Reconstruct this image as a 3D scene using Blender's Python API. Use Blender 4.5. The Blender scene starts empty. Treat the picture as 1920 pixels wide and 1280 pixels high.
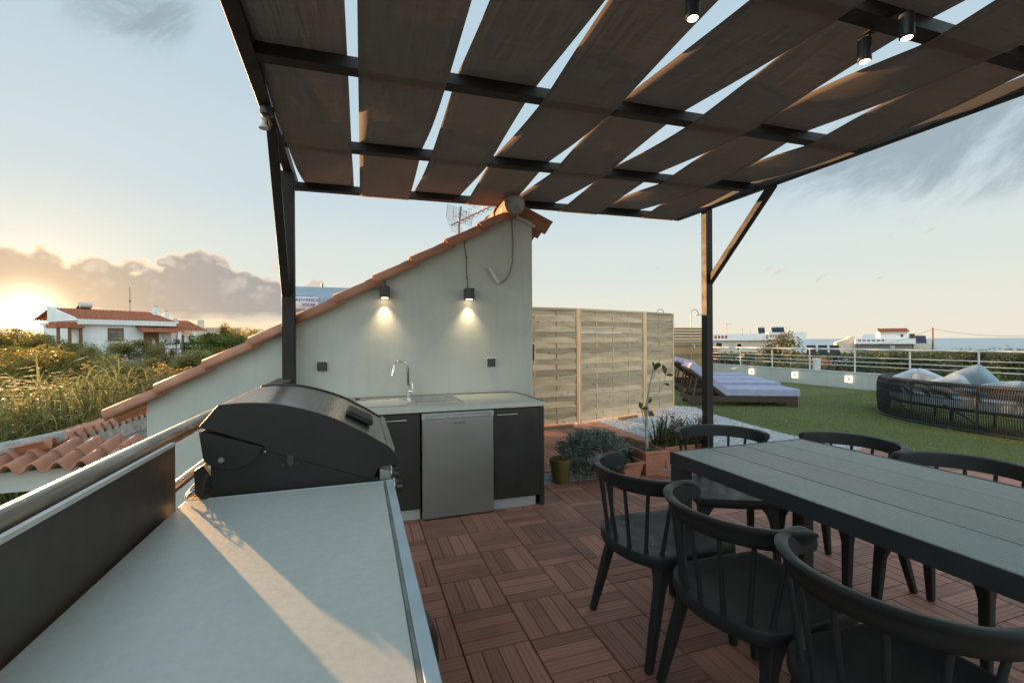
import bpy, bmesh, math, random
import numpy as np
from mathutils import Vector, Matrix
R = math.radians
rng = random.Random(11)
nr = np.random.default_rng(11)
sc = bpy.context.scene
COL = sc.collection
PI = math.pi

# ------------------------------------------------------------------ object helpers
class MB:
    """collects faces (world coordinates unless built local) and links them as ONE mesh object"""
    def __init__(s):
        s.v = []; s.f = []; s.uv = []; s.rn = []; s.mi = []
    def add(s, vs, fs, uvs=None, rnd=None, mat=0):
        o = len(s.v)
        s.v += [tuple(p) for p in vs]
        for i, f in enumerate(fs):
            s.f.append([o + k for k in f])
            s.uv.append(uvs[i] if uvs else [(0, 0)] * len(f))
            s.rn.append(rng.random() if rnd is None else rnd)
            s.mi.append(mat)
    def box(s, c, d, rot=None, ax=None, rnd=None, mat=0):
        c = Vector(c); hx, hy, hz = d[0] / 2, d[1] / 2, d[2] / 2
        L = [Vector((x, y, z)) for x in (-hx, hx) for y in (-hy, hy) for z in (-hz, hz)]
        F = [(0, 1, 3, 2), (4, 6, 7, 5), (0, 4, 5, 1), (2, 3, 7, 6), (0, 2, 6, 4), (1, 5, 7, 3)]
        nax = [0, 0, 1, 1, 2, 2]
        if ax is None: ax = max(range(3), key=lambda k: d[k])
        ou, ov = rng.random() * 30, rng.random() * 30
        U = []
        for f, n in zip(F, nax):
            oth = [k for k in range(3) if k != n]
            a = ax if ax in oth else oth[0]
            b = [k for k in oth if k != a][0]
            U.append([(L[i][a] + ou, L[i][b] + ov) for i in f])
        P = [(rot @ p if rot else p) + c for p in L]
        s.add(P, F, U, rng.random() if rnd is None else rnd, mat)
    def b2(s, x0, x1, y0, y1, z0, z1, **k):
        s.box(((x0 + x1) / 2, (y0 + y1) / 2, (z0 + z1) / 2), (abs(x1 - x0), abs(y1 - y0), abs(z1 - z0)), **k)
    def beam(s, p0, p1, w, h, up=(0, 0, 1), **k):
        p0, p1 = Vector(p0), Vector(p1); d = p1 - p0; x = d.normalized()
        up = Vector(up)
        if abs(x.dot(up)) > .98: up = Vector((0, 1, 0))
        y = up.cross(x).normalized(); z = x.cross(y)
        M = Matrix((x, y, z)).transposed()
        s.box((p0 + p1) / 2, (d.length, w, h), M, 0, **k)
    def tube(s, pts, r, seg=10, cap=True, rnd=None, mat=0):
        pts = [Vector(p) for p in pts]; n = len(pts)
        rs = r if isinstance(r, (list, tuple)) else [r] * n
        T = []
        for i in range(n):
            a = pts[max(0, i - 1)]; b = pts[min(n - 1, i + 1)]
            T.append((b - a).normalized())
        ref = Vector((0, 0, 1)) if abs(T[0].z) < .9 else Vector((1, 0, 0))
        N = (ref - T[0] * ref.dot(T[0])).normalized()
        V = []; L = 0; Ls = []
        for i in range(n):
            N = (N - T[i] * N.dot(T[i])).normalized(); B = T[i].cross(N)
            if i: L += (pts[i] - pts[i - 1]).length
            Ls.append(L)
            for k in range(seg):
                a = 2 * PI * k / seg
                V.append(pts[i] + (N * math.cos(a) + B * math.sin(a)) * rs[i])
        F = []; U = []
        for i in range(n - 1):
            for k in range(seg):
                k2 = (k + 1) % seg
                F.append((i * seg + k, i * seg + k2, (i + 1) * seg + k2, (i + 1) * seg + k))
                U.append([(Ls[i], k / seg), (Ls[i], (k + 1) / seg), (Ls[i + 1], (k + 1) / seg), (Ls[i + 1], k / seg)])
        if cap:
            F.append(tuple(range(seg - 1, -1, -1))); U.append([(0, 0)] * seg)
            F.append(tuple((n - 1) * seg + k for k in range(seg))); U.append([(0, 0)] * seg)
        s.add(V, F, U, rnd if rnd is not None else rng.random(), mat)
    def sweep(s, pts, sec, outs, ups=None, scale=None, mat=0):
        """closed section [(a,b)] carried along pts; a along outs[i], b along ups[i]"""
        n = len(pts); m = len(sec); V = []
        for i in range(n):
            o = Vector(outs[i]); u = Vector(ups[i]) if ups else Vector((0, 0, 1)); k = scale[i] if scale else 1
            for a, b in sec: V.append(Vector(pts[i]) + o * (a * k) + u * (b * k))
        F = []
        for i in range(n - 1):
            for j in range(m):
                j2 = (j + 1) % m
                F.append((i * m + j, i * m + j2, (i + 1) * m + j2, (i + 1) * m + j))
        F.append(tuple(range(m - 1, -1, -1))); F.append(tuple((n - 1) * m + j for j in range(m)))
        s.add(V, F, None, rng.random(), mat)
    def prism(s, poly, axis, a, b, mat=0, rnd=None):
        """polygon in the plane normal to axis, pushed from a to b"""
        def P(p, t):
            return {'x': (t, p[0], p[1]), 'y': (p[0], t, p[1]), 'z': (p[0], p[1], t)}[axis]
        n = len(poly); V = [P(p, a) for p in poly] + [P(p, b) for p in poly]
        F = [tuple(range(n - 1, -1, -1)), tuple(range(n, 2 * n))]
        U = [[poly[i] for i in range(n - 1, -1, -1)], [poly[i] for i in range(n)]]
        for i in range(n):
            j = (i + 1) % n; F.append((i, j, n + j, n + i))
            l = math.dist(poly[i], poly[j]); U.append([(0, a), (l, a), (l, b), (0, b)])
        s.add(V, F, U, rng.random() if rnd is None else rnd, mat)
    def lathe(s, prof, c=(0, 0, 0), seg=20, mat=0, axis='z', cap=True):
        c = Vector(c); V = []; n = len(prof)
        for r, z in prof:
            for k in range(seg):
                a = 2 * PI * k / seg
                p = (r * math.cos(a), r * math.sin(a), z)
                p = {'z': p, 'x': (p[2], p[0], p[1]), 'y': (p[1], p[2], p[0])}[axis]
                V.append(c + Vector(p))
        F = []
        for i in range(n - 1):
            for k in range(seg):
                k2 = (k + 1) % seg
                F.append((i * seg + k, i * seg + k2, (i + 1) * seg + k2, (i + 1) * seg + k))
        if cap:
            F.append(tuple(range(seg - 1, -1, -1))); F.append(tuple((n - 1) * seg + k for k in range(seg)))
        s.add(V, F, None, rng.random(), mat)
    def grid(s, fn, nu, nv, mat=0, rnd=None, uv=True):
        V = [fn(i / nu, j / nv) for i in range(nu + 1) for j in range(nv + 1)]
        F = []; U = []
        for i in range(nu):
            for j in range(nv):
                q = (i * (nv + 1) + j, (i + 1) * (nv + 1) + j, (i + 1) * (nv + 1) + j + 1, i * (nv + 1) + j + 1)
                F.append(q); U.append([(i / nu, j / nv), ((i + 1) / nu, j / nv), ((i + 1) / nu, (j + 1) / nv), (i / nu, (j + 1) / nv)])
        s.add(V, F, U, rnd, mat)
    def build(s, name, mats, parent=None, local=False, smooth=None, bevel=0, solid=0, seg=2):
        me = bpy.data.meshes.new(name)
        V = [Vector(p) for p in s.v]
        loc = Vector((0, 0, 0))
        if parent:
            if not local:
                r = parent
                while r.parent: r = r.parent
                V = [p - r.location for p in V]
        elif not local:
            A = np.array([tuple(p) for p in V])
            loc = Vector(((A[:, 0].min() + A[:, 0].max()) / 2, (A[:, 1].min() + A[:, 1].max()) / 2, A[:, 2].min()))
            V = [p - loc for p in V]
        me.from_pydata([tuple(p) for p in V], [], s.f)
        me.update()
        uvl = me.uv_layers.new(name='UVMap')
        flat = [c for u in s.uv for q in u for c in q]
        uvl.data.foreach_set('uv', flat)
        at = me.attributes.new('rnd', 'FLOAT', 'FACE'); at.data.foreach_set('value', s.rn)
        if not isinstance(mats, (list, tuple)): mats = [mats]
        for m in mats: me.materials.append(m)
        me.polygons.foreach_set('material_index', s.mi)
        bm = bmesh.new(); bm.from_mesh(me); bmesh.ops.recalc_face_normals(bm, faces=bm.faces[:]); bm.to_mesh(me); bm.free()
        o = bpy.data.objects.new(name, me); COL.objects.link(o)
        o.location = loc
        if parent: o.parent = parent
        if smooth is not None:
            me.shade_smooth(); me.set_sharp_from_angle(angle=R(smooth))
        if solid:
            md = o.modifiers.new('Solidify', 'SOLIDIFY'); md.thickness = solid; md.offset = 0
        if bevel:
            md = o.modifiers.new('Bevel', 'BEVEL'); md.width = bevel; md.segments = seg; md.limit_method = 'ANGLE'; md.angle_limit = R(40)
            me.shade_smooth(); me.set_sharp_from_angle(angle=R(smooth or 35)); md.harden_normals = True
        return o

def tag(o, label=None, cat=None, group=None, kind=None):
    if label: o['label'] = label
    if cat: o['category'] = cat
    if group: o['group'] = group
    if kind: o['kind'] = kind
    return o
def thing(name, label, cat, loc=(0, 0, 0), rz=0, group=None):
    o = bpy.data.objects.new(name, None); COL.objects.link(o); o.location = loc; o.rotation_euler = (0, 0, rz)
    o.empty_display_size = .1
    return tag(o, label, cat, group)
def kids(o): return [c for c in bpy.data.objects if c.parent == o]
def dup(o, loc=None, rz=None, label=None, parent=None, scale=None):
    c = o.copy(); COL.objects.link(c)
    if parent: c.parent = parent
    if loc is not None: c.location = loc
    if rz is not None: c.rotation_euler = (0, 0, rz)
    if label: c['label'] = label
    if scale: c.scale = scale if isinstance(scale, tuple) else (scale,) * 3
    for ch in kids(o): dup(ch, parent=c)
    return c
def np_mesh(name, V, F, mat, rnd=None, parent=None, smooth=False, k=4):
    """fast mesh from arrays; every face has k corners"""
    me = bpy.data.meshes.new(name)
    V = np.asarray(V, np.float32); F = np.asarray(F, np.int32)
    me.vertices.add(len(V)); me.vertices.foreach_set('co', V.ravel())
    me.loops.add(F.size); me.loops.foreach_set('vertex_index', F.ravel())
    me.polygons.add(len(F)); me.polygons.foreach_set('loop_start', np.arange(0, F.size, k, dtype=np.int32))
    me.update(calc_edges=True)
    if rnd is not None:
        at = me.attributes.new('rnd', 'FLOAT', 'FACE'); at.data.foreach_set('value', np.asarray(rnd, np.float32))
    me.materials.append(mat)
    if smooth: me.shade_smooth()
    o = bpy.data.objects.new(name, me); COL.objects.link(o)
    if parent: o.parent = parent
    return o
def text_part(name, body, size, mat, parent, loc, rot, extrude=.001, align='CENTER', local=False):
    cu = bpy.data.curves.new(name, 'FONT'); cu.body = body; cu.size = size; cu.extrude = extrude
    cu.align_x = align; cu.align_y = 'CENTER'
    t = bpy.data.objects.new('tmp', cu); COL.objects.link(t)
    dg = bpy.context.evaluated_depsgraph_get(); dg.update()
    me = bpy.data.meshes.new_from_object(t.evaluated_get(dg)); bpy.data.objects.remove(t)
    me.materials.clear(); me.materials.append(mat)
    o = bpy.data.objects.new(name, me); COL.objects.link(o); o.parent = parent
    r = parent
    while r.parent: r = r.parent
    o.location = Vector(loc) if local else Vector(loc) - r.location
    o.rotation_euler = rot
    return o

# ------------------------------------------------------------------ materials
class NT:
    def __init__(s, tree):
        s.t = tree; s.n = tree.nodes; s.l = tree.links
    def new(s, typ, **k):
        n = s.n.new(typ)
        for a, b in k.items():
            if a.startswith('i_'): s.put(n.inputs[a[2:].replace('_', ' ')], b)
            else: setattr(n, a, b)
        return n
    def put(s, sock, v):
        if isinstance(v, bpy.types.NodeSocket): s.l.new(v, sock)
        elif isinstance(v, bpy.types.Node): s.l.new(v.outputs[0], sock)
        else:
            if sock.type == 'RGBA' and len(v) == 3: v = (*v, 1)
            sock.default_value = v
    def m(s, op, a, b=None, c=None, clamp=False):
        n = s.n.new('ShaderNodeMath'); n.operation = op; n.use_clamp = clamp
        for i, x in enumerate((a, b, c)):
            if x is not None: s.put(n.inputs[i], x)
        return n.outputs[0]
    def mix(s, f, a, b, blend='MIX'):
        n = s.n.new('ShaderNodeMix'); n.data_type = 'RGBA'; n.blend_type = blend
        s.put(n.inputs[0], f); s.put(n.inputs[6], a); s.put(n.inputs[7], b)
        return n.outputs[2]
    def noise(s, vec, scale, detail=5, rough=.55, dist=0, dim='3D'):
        n = s.n.new('ShaderNodeTexNoise'); n.noise_dimensions = dim
        if vec is not None: s.l.new(vec, n.inputs['Vector'])
        n.inputs['Scale'].default_value = scale; n.inputs['Detail'].default_value = detail
        n.inputs['Roughness'].default_value = rough; n.inputs['Distortion'].default_value = dist
        return n.outputs[0]
    def ramp(s, f, a, b, lo=0., hi=1.):
        n = s.n.new('ShaderNodeMapRange'); n.interpolation_type = 'SMOOTHSTEP'
        s.put(n.inputs[0], f); n.inputs[1].default_value = a; n.inputs[2].default_value = b
        n.inputs[3].default_value = lo; n.inputs[4].default_value = hi
        return n.outputs[0]
    def scaled(s, vec, sc_):
        n = s.n.new('ShaderNodeMapping'); n.inputs['Scale'].default_value = sc_
        s.l.new(vec, n.inputs['Vector']); return n.outputs[0]
def new_mat(name):
    m = bpy.data.materials.new(name); m.use_nodes = True; m.node_tree.nodes.clear()
    nt = NT(m.node_tree); out = nt.new('ShaderNodeOutputMaterial'); b = nt.new('ShaderNodeBsdfPrincipled')
    nt.l.new(b.outputs[0], out.inputs[0])
    return m, nt, b, out
def pm(name, c1, c2=None, scale=6, rough=.6, rvar=.1, metal=0, bump=0, bscale=60, stretch=(1, 1, 1), coord='Object', spec=.5, detail=6, lo=.35, hi=.65, dist=0, streak=0):
    """painted/stone/metal surface: two tones by noise, varied roughness, fine bump"""
    m, nt, b, out = new_mat(name)
    tc = nt.new('ShaderNodeTexCoord').outputs[coord]
    v = nt.scaled(tc, stretch)
    n1 = nt.noise(v, scale, detail, .6, dist)
    c2 = c2 or tuple(x * .8 for x in c1)
    cc = nt.mix(nt.ramp(n1, lo, hi), c1, c2)
    if streak:
        cc = nt.mix(nt.m('MULTIPLY', nt.ramp(nt.noise(nt.scaled(tc, (9, 9, .55)), 1, 6, .65, .3), .50, .74), streak), cc, tuple(x * .55 for x in c1))
        cc = nt.mix(nt.m('MULTIPLY', nt.ramp(nt.noise(tc, 55, 2), .72, .76), streak * 1.5), cc, tuple(x * .5 for x in c1))
    nt.put(b.inputs['Base Color'], cc)
    n2 = nt.noise(v, scale * 2.3, 4)
    nt.put(b.inputs['Roughness'], nt.ramp(n2, .3, .7, max(.02, rough - rvar), min(1, rough + rvar)))
    b.inputs['Metallic'].default_value = metal
    b.inputs['Specular IOR Level'].default_value = spec
    if bump:
        bp = nt.new('ShaderNodeBump'); bp.inputs['Strength'].default_value = 1; bp.inputs['Distance'].default_value = bump
        nt.put(bp.inputs['Height'], nt.noise(v, bscale, 4, .6)); nt.put(b.inputs['Normal'], bp.outputs[0])
    return m
def wood(name, c1, c2, dark, line=.010, rough=.6, vary=.35, bump=.0006, knots=0, sheen_c=None, stretch=.12, spec=.4, dirt=0, fs=(6, 160), gr=(.2, .8)):
    """boards with grain running along U of the board's own UVs, each board its own tone"""
    m, nt, b, out = new_mat(name)
    uv = nt.new('ShaderNodeUVMap').outputs[0]
    rn = nt.new('ShaderNodeAttribute'); rn.attribute_name = 'rnd'; rnd = rn.outputs['Fac']
    vs = nt.scaled(uv, (stretch, 1, 1))
    w = nt.new('ShaderNodeTexWave'); w.wave_type = 'BANDS'; w.bands_direction = 'Y'
    nt.l.new(vs, w.inputs['Vector']); w.inputs['Scale'].default_value = 2 * PI / (20 * line)
    w.inputs['Distortion'].default_value = 5; w.inputs['Detail'].default_value = 3; w.inputs['Detail Scale'].default_value = .25; w.inputs['Detail Roughness'].default_value = .6
    fib = nt.noise(nt.scaled(uv, (*fs, 1)), 1, 4, .65)
    big = nt.noise(nt.scaled(uv, (1.5, 6, 1)), 1.5, 4)
    g = nt.m('ADD', nt.m('MULTIPLY', w.outputs['Fac'], .5), nt.m('MULTIPLY', fib, .5))
    col = nt.mix(nt.ramp(g, *gr), c1, c2)
    col = nt.mix(nt.ramp(big, .35, .75, 0, .55), col, dark)
    if knots:
        vo = nt.new('ShaderNodeTexVoronoi'); nt.l.new(nt.scaled(uv, (4.5, 9, 1)), vo.inputs['Vector']); vo.inputs['Scale'].default_value = knots
        k = nt.ramp(vo.outputs['Distance'], .05, .17, 1, 0)
        col = nt.mix(nt.m('MULTIPLY', k, .75), col, tuple(x * .35 for x in dark))
        st = nt.noise(nt.scaled(uv, (7, 30, 1)), 1, 5, .7)
        col = nt.mix(nt.ramp(st, .62, .72, 0, .7), col, tuple(x * .45 for x in dark))
    if dirt:
        oc = nt.new('ShaderNodeTexCoord').outputs['Object']
        col = nt.mix(nt.m('MULTIPLY', nt.ramp(nt.noise(oc, 1.6, 7, .65, .4), .50, .70), dirt), col, tuple(x * .45 for x in dark))
        col = nt.mix(nt.m('MULTIPLY', nt.ramp(nt.noise(oc, 38, 3, .6), .66, .74), dirt * .5), col, (.30, .26, .22))
    br = nt.ramp(rnd, 0, 1, 1 - vary, 1 + vary * .6)
    hs = nt.new('ShaderNodeHueSaturation'); nt.put(hs.inputs['Color'], col); nt.put(hs.inputs['Value'], br)
    nt.put(b.inputs['Base Color'], hs.outputs[0])
    nt.put(b.inputs['Roughness'], nt.ramp(g, .2, .8, rough - .1, rough + .1)); b.inputs['Specular IOR Level'].default_value = spec
    bp = nt.new('ShaderNodeBump'); bp.inputs['Distance'].default_value = bump; bp.inputs['Strength'].default_value = 1
    nt.put(bp.inputs['Height'], g); nt.put(b.inputs['Normal'], bp.outputs[0])
    return m
def leafm(name, dark, light, trans=.35, rough=.5, tcol=None):
    m, nt, b, out = new_mat(name)
    rn = nt.new('ShaderNodeAttribute'); rn.attribute_name = 'rnd'
    oi = nt.new('ShaderNodeObjectInfo').outputs['Random']
    c = nt.mix(rn.outputs['Fac'], dark, light)
    hs = nt.new('ShaderNodeHueSaturation'); nt.put(hs.inputs['Color'], c)
    nt.put(hs.inputs['Value'], nt.ramp(oi, 0, 1, .75, 1.25)); nt.put(hs.inputs['Hue'], nt.ramp(oi, 0, 1, .485, .515))
    nt.put(b.inputs['Base Color'], hs.outputs[0]); b.inputs['Roughness'].default_value = rough; b.inputs['Specular IOR Level'].default_value = .25
    t = nt.new('ShaderNodeBsdfTranslucent'); nt.put(t.inputs[0], nt.mix(.6, hs.outputs[0], tcol or light))
    mx = nt.new('ShaderNodeMixShader'); mx.inputs[0].default_value = trans
    nt.l.new(b.outputs[0], mx.inputs[1]); nt.l.new(t.outputs[0], mx.inputs[2]); nt.l.new(mx.outputs[0], out.inputs[0])
    return m
def emis(name, c, s):
    m, nt, b, out = new_mat(name)
    nt.put(b.inputs['Base Color'], c); nt.put(b.inputs['Emission Color'], c); b.inputs['Emission Strength'].default_value = s
    return m

M = {}
M['deck'] = wood('composite decking', (.41, .185, .125), (.335, .150, .101), (.28, .135, .096), line=.024, rough=.60, vary=.26, bump=.0005, dirt=.5)
M['deck_base'] = pm('dark plastic tile base', (.012, .010, .010), rough=.8)
M['gravel'] = pm('pale gravel', (.50, .51, .52), (.30, .31, .33), scale=90, rough=.9, bump=.006, bscale=120)
M['stone'] = None
M['lawn'] = pm('turf base', (.095, .105, .030), (.125, .14, .045), scale=14, rough=.95, bump=.008, bscale=160)
M['plaster'] = pm('white wall render', (.49, .512, .47), (.45, .468, .427), scale=2.2, rough=.85, rvar=.05, bump=.0014, bscale=85, spec=.25, streak=.16)
M['plaster_far'] = pm('painted house wall', (.84, .83, .80), (.77, .76, .73), scale=.8, rough=.9, spec=.2, streak=.3)
M['cream'] = pm('cream house wall', (.62, .54, .44), (.56, .48, .39), scale=.8, rough=.9, spec=.2)
M['greywall'] = pm('grey house wall', (.28, .28, .27), (.24, .24, .23), scale=.8, rough=.9, spec=.2)
M['terra'] = pm('terracotta tile', (.44, .215, .135), (.33, .158, .10), scale=5, rough=.75, bump=.0012, bscale=70, lo=.3, hi=.7, spec=.3)
M['terra_far'] = pm('old roof tile', (.42, .15, .075), (.30, .105, .055), scale=3, rough=.85, spec=.2)
M['mortar'] = pm('grey mortar', (.36, .35, .32), (.22, .21, .19), scale=12, rough=.95, bump=.004, bscale=40)
M['concrete'] = pm('weathered concrete', (.20, .185, .165), (.12, .11, .10), scale=7, rough=.95, bump=.003, bscale=60)
M['worktop'] = pm('pale stone worktop', (.52, .53, .475), (.475, .483, .43), scale=48, rough=.42, rvar=.1, bump=.0002, bscale=160, detail=10, dist=.4, lo=.36, hi=.68, stretch=(1, 1.2, 1), streak=.10)
M['trim'] = pm('bluish edging strip', (.42, .50, .53), (.36, .43, .46), scale=8, rough=.45)
M['grout'] = pm('dark sealant line', (.14, .14, .12), (.22, .22, .19), scale=20, rough=.9)
M['kdoor'] = pm('black cabinet door', (.024, .023, .022), (.020, .0195, .019), scale=3, rough=.42, rvar=.06)
M['plinth'] = pm('grey plinth board', (.40, .42, .41), (.33, .35, .34), scale=6, rough=.6)
M['steel'] = pm('brushed steel', (.30, .31, .305), (.255, .265, .26), scale=1.2, rough=.42, rvar=.04, metal=.85, bump=.00002, bscale=90, stretch=(1, 1, 1.5))
M['steelx'] = pm('brushed sink steel', (.50, .49, .47), (.42, .41, .39), scale=3, rough=.3, rvar=.08, metal=.95, bump=.0002, bscale=30, stretch=(1, 20, 1))
M['chrome'] = pm('polished chrome', (.75, .75, .75), (.7, .7, .7), rough=.06, rvar=.02, metal=1)
M['lidsteel'] = pm('smoked lid steel', (.21, .20, .19), (.19, .182, .173), scale=2.5, rough=.25, rvar=.03, metal=.95, bump=.00003, bscale=16, stretch=(14, .4, 14), lo=.3, hi=.7)
M['bbq'] = pm('black enamel', (.018, .0165, .015), (.015, .014, .013), scale=8, rough=.48, rvar=.05, bump=.0001, bscale=300, spec=.3)
M['rail'] = pm('galvanised tube', (.38, .345, .285), (.24, .215, .175), scale=16, rough=.36, rvar=.1, metal=.7, bump=.0005, bscale=30, stretch=(1, .25, 1), lo=.3, hi=.75)
M['panel'] = pm('dark bronze panel', (.075, .066, .058), (.065, .058, .052), scale=4, rough=.45, rvar=.08, metal=.35)
M['paneledge'] = pm('pale cut edge', (.55, .55, .52), rough=.5)
M['black'] = pm('black powder coat', (.016, .017, .018), (.013, .014, .015), scale=5, rough=.45, rvar=.06)
M['perg'] = pm('dark pergola steel', (.030, .0275, .0255), (.025, .023, .0215), scale=4, rough=.58, rvar=.06, spec=.22)
M['chair'] = pm('black moulded plastic', (.019, .0205, .020), (.0155, .017, .0165), scale=6, rough=.44, rvar=.07, bump=.0002, bscale=220, spec=.25)
M['table'] = wood('grey table boards', (.27, .335, .31), (.05, .066, .060), (.11, .14, .13), line=.011, rough=.36, vary=.12, bump=.0012, stretch=.3, fs=(18, 55), gr=(.34, .66), spec=.5)
M['tframe'] = pm('dark table frame', (.022, .0235, .024), (.018, .0195, .02), scale=5, rough=.42, rvar=.06)
M['fence'] = wood('weathered fence pine', (.72, .56, .37), (.52, .39, .245), (.35, .26, .165), line=.02, rough=.8, vary=.32, bump=.0015, knots=1.0, spec=.2, gr=(.3, .7))
M['screen'] = wood('golden slat screen', (.34, .22, .11), (.28, .175, .085), (.25, .16, .08), line=.018, rough=.75, vary=.25, spec=.2)
M['teak'] = wood('dark teak', (.085, .05, .032), (.06, .035, .023), (.05, .03, .02), line=.01, rough=.6, vary=.3)
M['raw'] = wood('raw timber offcut', (.33, .19, .09), (.25, .14, .065), (.2, .11, .05), line=.012, rough=.8)
M['cush'] = pm('lavender canvas', (.36, .36, .47), (.31, .31, .42), scale=7, rough=.95, rvar=.03, bump=.002, bscale=30, spec=.15)
M['pale'] = pm('pale grey cushion', (.50, .53, .55), (.42, .45, .475), scale=9, rough=.95, rvar=.03, bump=.003, bscale=24, spec=.15)
M['blue'] = pm('faded blue cushion', (.27, .345, .39), (.23, .30, .345), scale=7, rough=.95, rvar=.03, bump=.003, bscale=24, spec=.15)
M['wick'] = pm('black wicker cord', (.012, .013, .014), (.018, .02, .02), scale=30, rough=.55)
M['pot'] = pm('terracotta plastic', (.40, .175, .105), (.33, .145, .088), scale=10, rough=.7, bump=.0008, bscale=50)
M['olive'] = pm('olive glazed pot', (.125, .10, .022), (.095, .075, .016), scale=6, rough=.4)
M['soil'] = pm('potting soil', (.035, .028, .022), (.09, .08, .07), scale=40, rough=1, bump=.006, bscale=70)
M['bark'] = pm('grey bark', (.22, .20, .17), (.13, .115, .095), scale=14, rough=.9, bump=.004, bscale=30, stretch=(1, 1, .3))
M['stem'] = pm('smooth pale stem', (.36, .37, .32), (.27, .28, .24), scale=20, rough=.7, stretch=(1, 1, .3))
M['wrail'] = pm('white painted tube', (.60, .60, .55), (.52, .52, .48), scale=9, rough=.45)
M['white'] = pm('white plastic', (.62, .62, .58), (.55, .55, .51), scale=9, rough=.45)
M['cable'] = pm('beige cable', (.22, .20, .16), rough=.6)
M['dcable'] = pm('black cable', (.02, .02, .02), rough=.6)
M['sock'] = pm('charcoal socket', (.035, .036, .038), rough=.4)
M['tank'] = pm('blue grey tank jacket', (.30, .37, .41), (.27, .34, .38), scale=3, rough=.45, metal=.2)
M['lblue'] = pm('blue print', (.02, .06, .30), rough=.5)
M['lwhite'] = pm('label white', (.68, .72, .74), rough=.5)
M['ink'] = pm('dark ink', (.03, .035, .035), rough=.5)
M['brown'] = pm('brown joinery', (.20, .085, .04), (.16, .07, .034), scale=6, rough=.6)
M['glass'] = pm('window glass', (.10, .10, .09), (.16, .15, .13), scale=1, rough=.08, rvar=.03)
M['dkglass'] = pm('solar glass', (.012, .014, .02), rough=.1, rvar=.02)
M['orange'] = pm('orange plastic', (.62, .16, .05), rough=.5)
M['wire'] = pm('grey wire', (.13, .13, .13), rough=.5, metal=.5)
M['lit'] = emis('warm lamp glass', (1, .74, .42), 2.6)
M['litw'] = emis('warm square tube', (1, .80, .52), .34)
M['ground'] = pm('dry earth', (.12, .10, .06), (.07, .075, .035), scale=.25, rough=1)
M['bougain'] = leafm('bougainvillea', (.14, .012, .03), (.30, .03, .07), .3)
M['olivel'] = leafm('olive leaves', (.085, .090, .035), (.25, .235, .10), .45, tcol=(.62, .44, .12))
M['greenl'] = leafm('green leaves', (.055, .070, .020), (.165, .18, .055), .45, tcol=(.58, .42, .09))
M['brightl'] = leafm('bright leaves', (.045, .09, .015), (.13, .21, .04), .4, tcol=(.2, .26, .04))
M['yellowl'] = leafm('yellowing leaves', (.07, .07, .018), (.22, .18, .05), .45, tcol=(.5, .36, .07))
M['coast'] = leafm('coastal leaves', (.022, .036, .014), (.080, .105, .042), .18, tcol=(.16, .17, .05))
M['coastb'] = leafm('silvery coastal leaves', (.040, .052, .030), (.125, .150, .095), .15, tcol=(.16, .17, .07))
M['coasty'] = leafm('yellowing coastal leaves', (.05, .06, .018), (.17, .165, .055), .18, tcol=(.2, .18, .05))
M['reed'] = leafm('reed blades', (.085, .10, .032), (.25, .245, .09), .38, rough=.65, tcol=(.38, .34, .10))
M['greyl'] = leafm('grey green leaves', (.07, .09, .075), (.25, .30, .25), .15)
M['aloe'] = leafm('aloe blades', (.040, .060, .020), (.14, .18, .065), .15, rough=.35)
M['dry'] = leafm('dry stalks', (.12, .08, .045), (.26, .18, .10), .2)
M['darkl'] = leafm('dark leaves', (.010, .018, .008), (.03, .05, .02), .2)
M['succ'] = leafm('blue succulent', (.10, .15, .15), (.20, .26, .26), .1)
M['turf'] = leafm('turf blades', (.085, .105, .026), (.24, .265, .085), .3, rough=.6)
m, nt, b, out = new_mat('gravel stones')
at_ = nt.new('ShaderNodeAttribute'); at_.attribute_name = 'rnd'
nt.put(b.inputs['Base Color'], nt.mix(at_.outputs['Fac'], (.34, .35, .37), (.78, .78, .77))); b.inputs['Roughness'].default_value = .85
M['stone'] = m
# woven shade cloth: dark brown, lets a little light through
m, nt, b, out = new_mat('woven shade cloth')
tc = nt.new('ShaderNodeTexCoord').outputs['Object']
w1 = nt.noise(nt.scaled(tc, (105, 3.5, 1)), 1, 3, .6); w2 = nt.noise(nt.scaled(tc, (5, 70, 1)), 1, 3, .6)
big = nt.noise(tc, 1.6, 4)
wv = nt.m('ADD', nt.m('MULTIPLY', w1, .6), nt.m('MULTIPLY', w2, .4))
col = nt.mix(nt.ramp(wv, .35, .65), (.225, .190, .165), (.272, .234, .206))
nt.put(b.inputs['Base Color'], col); b.inputs['Roughness'].default_value = .9; b.inputs['Specular IOR Level'].default_value = .1
tl = nt.new('ShaderNodeBsdfTranslucent'); nt.put(tl.inputs[0], (.36, .31, .275))
tp = nt.new('ShaderNodeBsdfTransparent'); nt.put(tp.inputs[0], (.75, .72, .7))
m1 = nt.new('ShaderNodeMixShader'); nt.put(m1.inputs[0], .22); nt.l.new(b.outputs[0], m1.inputs[1]); nt.l.new(tl.outputs[0], m1.inputs[2])
m2 = nt.new('ShaderNodeMixShader'); nt.put(m2.inputs[0], nt.ramp(wv, .40, .66, .03, .10))
nt.l.new(m1.outputs[0], m2.inputs[1]); nt.l.new(tp.outputs[0], m2.inputs[2]); nt.l.new(m2.outputs[0], out.inputs[0])
M['cloth'] = m
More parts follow.
